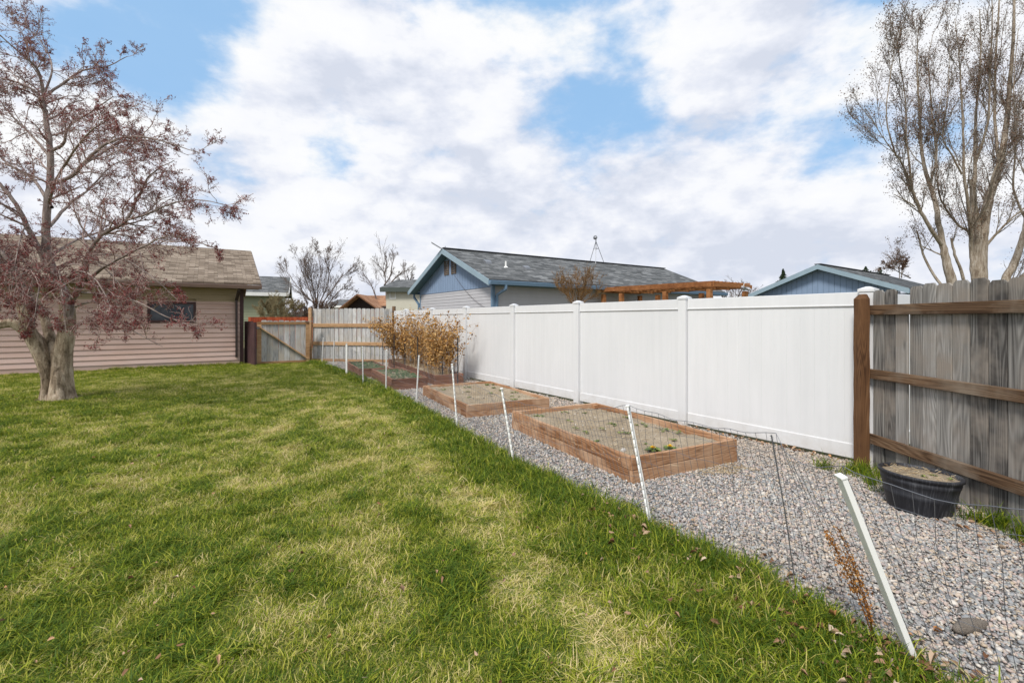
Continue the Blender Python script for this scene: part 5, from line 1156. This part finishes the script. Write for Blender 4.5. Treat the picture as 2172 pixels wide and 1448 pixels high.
cottonwood('largest cottonwood with thick central trunk rising behind the grey pickets', (2080, 620, .5), [
    ([(2082, 790, .5), (2078, 620, .5), (2072, 500, .5), (2066, 440, .4), (2060, 380, .3)], .47, .16, 0),
    ([(2070, 610, .5), (2066, 550, .5), (2062, 500, .5), (2064, 440, .3), (2068, 350, .2), (2070, 240, .2), (2080, 120, .2), (2078, 20, .2)], .20, .03, 16),
    ([(2068, 610, .5), (2062, 560, .45), (2060, 520, .4), (2055, 450, .0), (2045, 370, -.3), (2042, 260, -.4), (2035, 130, -.5), (2025, 40, -.5)], .16, .02, 16),
    ([(2072, 530, .5), (2058, 495, .4), (2030, 475, .0), (2005, 440, -.3), (1990, 400, -.5), (1988, 300, -.6), (1998, 180, -.6)], .09, .015, 12),
    ([(2080, 600, .5), (2080, 540, .5), (2086, 480, .5), (2098, 420, .6), (2115, 370, .8), (2130, 300, .9), (2140, 200, 1), (2150, 60, 1), (2150, -80, 1)], .40, .06, 18),
    ([(2075, 480, .5), (2098, 420, .0), (2110, 360, -.3), (2160, 300, -.6), (2200, 220, -.9)], .10, .02, 12),
    ([(2085, 530, .5), (2110, 500, .3), (2150, 460, .0), (2200, 420, -.3)], .10, .03, 10),
    ([(2040, 370, -.3), (2020, 330, -.5), (2000, 290, -.6), (2010, 200, -.7), (2015, 90, -.7)], .06, .015, 12),
    ([(2120, 350, .8), (2110, 250, 1.2), (2112, 130, 1.3), (2120, 0, 1.3), (2130, -100, 1.3)], .11, .03, 16),
    ([(2052, 640, .3), (2040, 580, .2), (2025, 540, .1), (2018, 505, .1)], .11, .08, 1),
    ([(2068, 350, .2), (2095, 260, -.3), (2100, 150, -.6), (2105, 30, -.7), (2100, -60, -.7)], .08, .02, 14)], 41)
cottonwood('rightmost cottonwood with trunk leaning right out of the picture', (2150, 620, 1), [
    ([(2130, 800, 1), (2128, 620, 1), (2150, 560, 1), (2168, 510, 1), (2180, 460, 1)], .30, .20, 0),
    ([(2178, 470, 1), (2180, 380, 1.2), (2190, 260, 1.4), (2200, 130, 1.5), (2200, 0, 1.5)], .18, .04, 16),
    ([(2140, 800, 1.2), (2140, 625, 1.2), (2165, 590, 1.2), (2200, 560, 1.2), (2260, 500, 1.2)], .22, .12, 3),
    ([(2178, 470, 1), (2150, 400, .8), (2155, 300, .6), (2150, 180, .5), (2160, 60, .5)], .08, .02, 14),
    ([(2260, 500, 1.2), (2270, 380, 1.2), (2240, 200, 1.2), (2235, 60, 1.2)], .12, .03, 10)], 51)

# --- smaller bare trees and shrubs in the distance
SP = {0: dict(n=0, ratio=.42, angle=.38, up=.4, wander=.07, segs=6, rmin=.012, t0=.22),
      1: dict(n=8, ratio=.45, angle=.45, up=.5, wander=.1, segs=5, rmin=.007, t0=.1),
      2: dict(n=5, ratio=.5, angle=.6, up=.3, wander=.12, segs=4, rmin=.0045, t0=.1, tips=True),
      3: dict(n=0, ratio=.5, angle=.6, up=.3, wander=.15, segs=3, rmin=.006, tips=True)}
def bare_tree(name, label, cat, Y, base, stems, r0, seed, cnt, rs=1.0, m='greytwig', bud=None, keep=.5, bsz=.03, scale=1.0):
    t = Tree(seed); b = P(base[0], base[1], Y); b[2] = 0; o = empty(name, tuple(b), 0, label=label, cat=cat)
    q_ = {k: dict(v, rmin=v['rmin'] * rs) for k, v in SP.items()}
    for pts in stems:
        pp = [P(x, y, Y + random.uniform(-.8, .8) * scale) for x, y in pts]; pp[0][1] = Y
        Ls = sum(np.linalg.norm(pp[i + 1] - pp[i]) for i in range(len(pp) - 1)); t.limb(pp, r0, r0 * .2, q_, cnt, L=Ls)
    t.mesh([0], 'trunk', M[m], o, {0: 7}, org=b); t.mesh([1, 2, 3], 'branches', M[m], o, {1: 4, 2: 3, 3: 3}, org=b)
    if bud: t.buds('buds', M[bud], o, 1, bsz, bsz, org=b, keep=keep)
bare_tree('bare_tree', 'round bare multi stemmed tree behind the gate, between the green and tan roofed houses', 'tree', 35, (672, 665), [
    [(672, 690), (672, 650), (675, 610), (680, 575), (672, 530)], [(672, 690), (668, 650), (655, 610), (640, 575), (632, 550)], [(672, 690), (670, 650), (645, 625), (622, 595), (608, 575)],
    [(672, 690), (678, 645), (695, 605), (698, 565), (697, 540)], [(672, 690), (680, 650), (705, 615), (722, 590), (735, 580)], [(672, 690), (670, 640), (662, 600), (655, 570), (655, 545)], [(672, 690), (684, 655), (700, 640), (722, 615), (738, 612)]], .060, 61, 12, 1.1, 'greytwig', 'cwbud', .25, .035)
bare_tree('bare_tree', 'open branched bare tree behind the tan roofed house', 'tree', 48, (815, 660), [
    [(819, 690), (819, 640), (818, 605), (815, 580), (800, 560), (785, 548)], [(818, 605), (828, 585), (832, 560), (838, 545)], [(819, 610), (838, 590), (850, 580), (868, 572)],
    [(815, 690), (800, 640), (790, 610), (780, 592), (768, 583)], [(815, 582), (820, 562), (817, 545)]], .09, 62, 7, 1.6)
bare_tree('bare_tree', 'small pale bare tree touching the left slope of the blue gable', 'tree', 60, (862, 660), [[(862, 700), (862, 640), (860, 600), (858, 575)], [(862, 620), (870, 595), (876, 580)], [(862, 620), (850, 600), (846, 588)]], .14, 63, 6, 2.0)
bare_tree('bare_shrub', 'bare tan twiggy shrub in front of the blue gabled house window', 'shrub', 13.2, (1223, 650), [
    [(1222, 700), (1221, 640), (1215, 615), (1205, 600)], [(1222, 700), (1225, 640), (1228, 612), (1226, 594)], [(1222, 700), (1218, 645), (1200, 625), (1184, 612)], [(1223, 700), (1232, 640), (1248, 618), (1258, 603)],
    [(1222, 700), (1212, 640), (1195, 612), (1192, 600)], [(1222, 700), (1236, 645), (1252, 632), (1266, 622)], [(1222, 700), (1230, 640), (1240, 610), (1243, 597)]], .015, 64, 14, .36, 'cane', 'caneleaf', .3, .008, .35)
bare_tree('bare_shrub', 'brownish bare hedge bush in front of the green sided house', 'shrub', 29, (585, 680), [
    [(585, 700), (x0, 672), (x1, y1)] for x0, x1, y1 in ((560, 548, 655), (570, 562, 648), (580, 580, 641), (590, 598, 640), (600, 618, 646), (610, 634, 652), (595, 608, 644), (575, 572, 650))], .025, 65, 16, .8, 'hedge', 'hedge', .8, .022)
bare_tree('bare_shrub', 'reddish brown bare bush right of the hedge and under the round bare tree', 'shrub', 33, (650, 680), [
    [(650, 700), (x0, 672), (x1, y1)] for x0, x1, y1 in ((630, 618, 650), (640, 634, 645), (650, 652, 648), (660, 668, 645), (670, 684, 650), (675, 700, 655))], .03, 66, 15, .9, 'greytwig', 'cwbud', .6, .028)
bare_tree('bare_tree', 'faint bare treetop seen between the pergola and the right hand gable', 'tree', 45, (1560, 650), [
    [(1560, 700), (1560, 650), (1556, 635), (1550, 622)], [(1560, 700), (1566, 645), (1578, 630), (1588, 618)], [(1560, 700), (1545, 650), (1538, 635), (1530, 628)], [(1560, 700), (1562, 640), (1568, 625), (1572, 615)]], .12, 67, 8, 1.6)
bare_tree('bare_tree', 'slim young bare tree poking above the right hand grey roof', 'tree', 22, (1908, 640), [[(1908, 720), (1908, 600), (1908, 570), (1906, 548)], [(1908, 592), (1898, 572), (1892, 562)], [(1908, 588), (1914, 568), (1918, 558)]], .03, 68, 6, .7, 'cwtwig', 'cwbud', .9, .03)

# --- conifers
tcf = NT('conifer_needles'); tcf.fin(tcf.ramp(tcf.attr('var'), [(0, (.018, .035, .018)), (.6, (.04, .065, .032)), (1, (.075, .10, .05))]), .8, .1)
def conifer(px, py, w, h, Y, label, seed, n=2600):
    r = np.random.default_rng(seed); b = P(px, HZ + EYE * FPX / Y, Y); H = EYE + (HZ - py) * Y / FPX; o = empty('conifer_tree', (b[0], b[1], 0), 0, label=label, cat='tree')
    mb = MB(); mb.tube([(0, 0, 0), (0, 0, H * .97)], [H * .022, .02], 7); mb.build('trunk', M['bark'], o)
    f = r.random(n) ** .6; rad = (w * Y / FPX / 2) * (1 - np.clip((f * H - (H - h * Y / FPX)) / (h * Y / FPX), 0, 1)) ; a = r.uniform(0, 6.28, n); q_ = r.random(n) ** .5 * rad * (.8 + .18 * np.sin(f * H * 9) + .2 * np.sin(a * 3 + f * 17)) * 1.25
    cloud_quads(np.stack([q_ * np.cos(a), q_ * np.sin(a), f * H - q_ * .15], 1), r.uniform(.07, .15, n) * Y / 60, 'crown', tcf.m, o, .45)
conifer(1661, 571, 26, 32, 60, 'dark pointed spruce top left of the right hand gable', 71)
conifer(1836, 565, 34, 22, 60, 'dark conifer top above the right hand gable peak, the left one', 72, 1600)
conifer(1866, 567, 20, 14, 62, 'smaller conifer tip above the right hand roof', 73, 1200)

# ------------------------------------------------------------------ houses in the distance
M['darktrim'] = mat_paint('dark_green_grey_trim', (.07, .085, .075), .6, .05); M['greensiding'] = mat_paint('sage_siding', (.28, .30, .205), .7, .04, .2); M['pinkwall'] = mat_paint('pink_fence_paint', (.36, .22, .20), .8, .08, .1); M['darkwin'] = mat_glass('far_window', (.06, .09, .11), .2)
def far_house(label, Y, x0, x1, ez, rz, rx0, rx1, depth, wallm, roofm, trim, course=None, wins=(), gable_front=False, ang_=0, ov=.5):
    """front wall between pixel x0..x1; eave and ridge heights from pixel rows; ridge runs parallel to the front wall"""
    X0, X1 = (x0 - CX) * Y / FPX, (x1 - CX) * Y / FPX; ze_ = EYE + (HZ - ez) * Y / FPX; Yr = Y + depth / 2; zr_ = EYE + (HZ - rz) * Yr / FPX
    L_ = X1 - X0; o = empty('house', (X1 - L_ * math.cos(ang_), Y - L_ * math.sin(ang_), 0), ang_, label=label, cat='house')
    mb = MB()
    if course: lap_wall(mb, 0, L_, 0, 0, ze_ - .05, course, [(a, b, c, d) for a, b, c, d in wins], out=-1, t=.02); mb.box(.02, L_ - .02, .05, depth, 0, ze_ - .06)
    else: mb.box(0, L_, 0, depth, 0, ze_ - .05)
    mb.prism([(0, ze_ - .05), (depth, ze_ - .05), (depth / 2, zr_ - .1)], 'x', .03, .13) if not gable_front else None
    mb.prism([(0, ze_ - .05), (depth, ze_ - .05), (depth / 2, zr_ - .1)], 'x', L_ - .13, L_ - .03) if not gable_front else None
    mb.build('wall', wallm, o); a0, a1 = -ov, L_ + ov
    r_ = MB(); sl = (zr_ - ze_) / (depth / 2)
    for y0 in (-ov, depth + ov): r_.prism([(y0, ze_ - sl * ov), (depth / 2, zr_), (depth / 2, zr_ + .12), (y0, ze_ - sl * ov + .12)], 'x', a0, a1)
    r_.build('roof', roofm, o); f_ = MB(); f_.box(a0 - .02, a1 + .02, -ov - .06, -ov + .02, ze_ - sl * ov - .16, ze_ - sl * ov + .10)
    for xx in (a0 - .03, a1 + .03):
        for y0 in (-ov, depth + ov): f_.bar((xx, y0, ze_ - sl * ov - .02), (xx, depth / 2, zr_ - .02), .05, .22)
    f_.build('fascia', trim, o)
    for a, b, c, d in wins: window(o, a, b, 0 if not course else -.01, c, d, M['white'], M['darkwin'], out=-1, mull=False)
    return o
far_house('sage green two storey house with grey roof behind the pink sided garage', 35, 400, 597, 619, 591, 0, 0, 7, M['greensiding'], M['greyroof'], M['white'], .19, ang_=R(24))
far_house('cream two storey house with dark roof partly hidden by the blue gable', 27, 819, 960, 612, 597, 0, 0, 7, M['creamwall'], M['greyroof'], M['darktrim'], None, [(.20, .58, 2.72, 3.35)], ov=.25)
far_house('small cream house with reddish tan roof in the middle distance', 46, 762, 826, 647, 629, 0, 0, 7, M['creamwall'], M['tanroof'], M['darkbrown'], None, [(1.0, 1.8, 1.5, 2.5)], ov=.7)
gb = P(735, 650, 44); 
# its gabled porch, facing left of the camera
o = far_house('pale grey roofed house low behind the fence, left of the tan roof', 62, 700, 734, 648, 637, 0, 0, 8, M['white'], M['greyroof'], M['white'], None, [], ov=.5)
mb = MB(); pf = empty('fence', (P(640, 660, 40)[0], 40, 0), .0, label='faded pink board fence seen over the grey pickets', cat='fence')
mb = MB()
for k_ in range(30): mb.cur = random.random(); mb.box(k_ * .17 + 1.8, k_ * .17 + 1.96, -.02, .0, 0, 2.38)
mb.build('board_panel', M['pinkwall'], pf); mb = MB(); mb.box(1.8, 6.9, .0, .05, 1.9, 2.0); mb.box(1.8, 6.9, .0, .05, .4, .5); mb.build('rail', M['pinkwall'], pf)
po = empty('shed', (P(737, 655, 44)[0], 44, 0), 0, label='gabled tan roof porch with dark recess beside the small cream house', cat='shed')
w_ = 44 / FPX; mb = MB(); mb.prism([(-.4, 2.40), (1.3, 3.75), (1.3, 3.9), (-.5, 2.47)], 'y', -1.2, 5); mb.prism([(3.0, 2.55), (1.3, 3.75), (1.3, 3.9), (3.1, 2.62)], 'y', -1.2, 5); mb.build('roof', M['tanroof'], po)
mb = MB(); mb.prism([(-.1, 2.5), (2.75, 2.5), (1.3, 3.72)], 'y', 0, .2); mb.build('gable', M['darkbrown'], po); mb = MB(); mb.box(0, 2.7, 0, 4.5, 0, 2.499); mb.build('wall', M['creamwall'], po)
window(po, .5, 1.0, 0, 1.3, 2.2, M['white'], M['darkwin'], mull=False); window(po, 1.4, 1.9, 0, 1.3, 2.2, M['white'], M['darkwin'], mull=False)
# red stained fence behind the gate
ro_ = empty('wooden_fence', (P(527, 680, 25)[0], 25, 0), 0, label='red stained board fence behind the gate', cat='fence'); mb = MB()
for k_ in range(24): mb.cur = random.random(); mb.box(k_ * .145, k_ * .145 + .139, -.02, 0, 0, 1.66)
mb.build('board_panel', M['redfence'], ro_); mb = MB(); mb.box(0, 3.45, .001, .04, 1.3, 1.39); mb.box(0, 3.45, .001, .04, .3, .39); mb.build('rail', M['redfence'], ro_)
# car glimpsed over the gate
# wooded hills at the horizon
r9 = np.random.default_rng(99); n = 26000; az_ = r9.uniform(-1.15, 1.15, n); dd = r9.uniform(110, 240, n); xx = dd * np.tan(az_); hh = 5.5 * (.35 + fbm(az_ * 60 + 200, dd * .0, 6, 91)) * r9.random(n) ** .6 * (dd / 170)
tdw = NT('far_wood'); tdw.fin(tdw.ramp(tdw.attr('var'), [(0, (.07, .055, .05)), (.6, (.15, .125, .105)), (.85, (.10, .115, .07)), (1, (.2, .17, .14))]), 1, .05)
tag(cloud_quads(np.stack([xx, dd, hh], 1), r9.uniform(.3, 1.0, n), 'distant_woods', tdw.m, None, .7), 'low band of distant bare trees along the horizon', 'woods', kind='stuff')
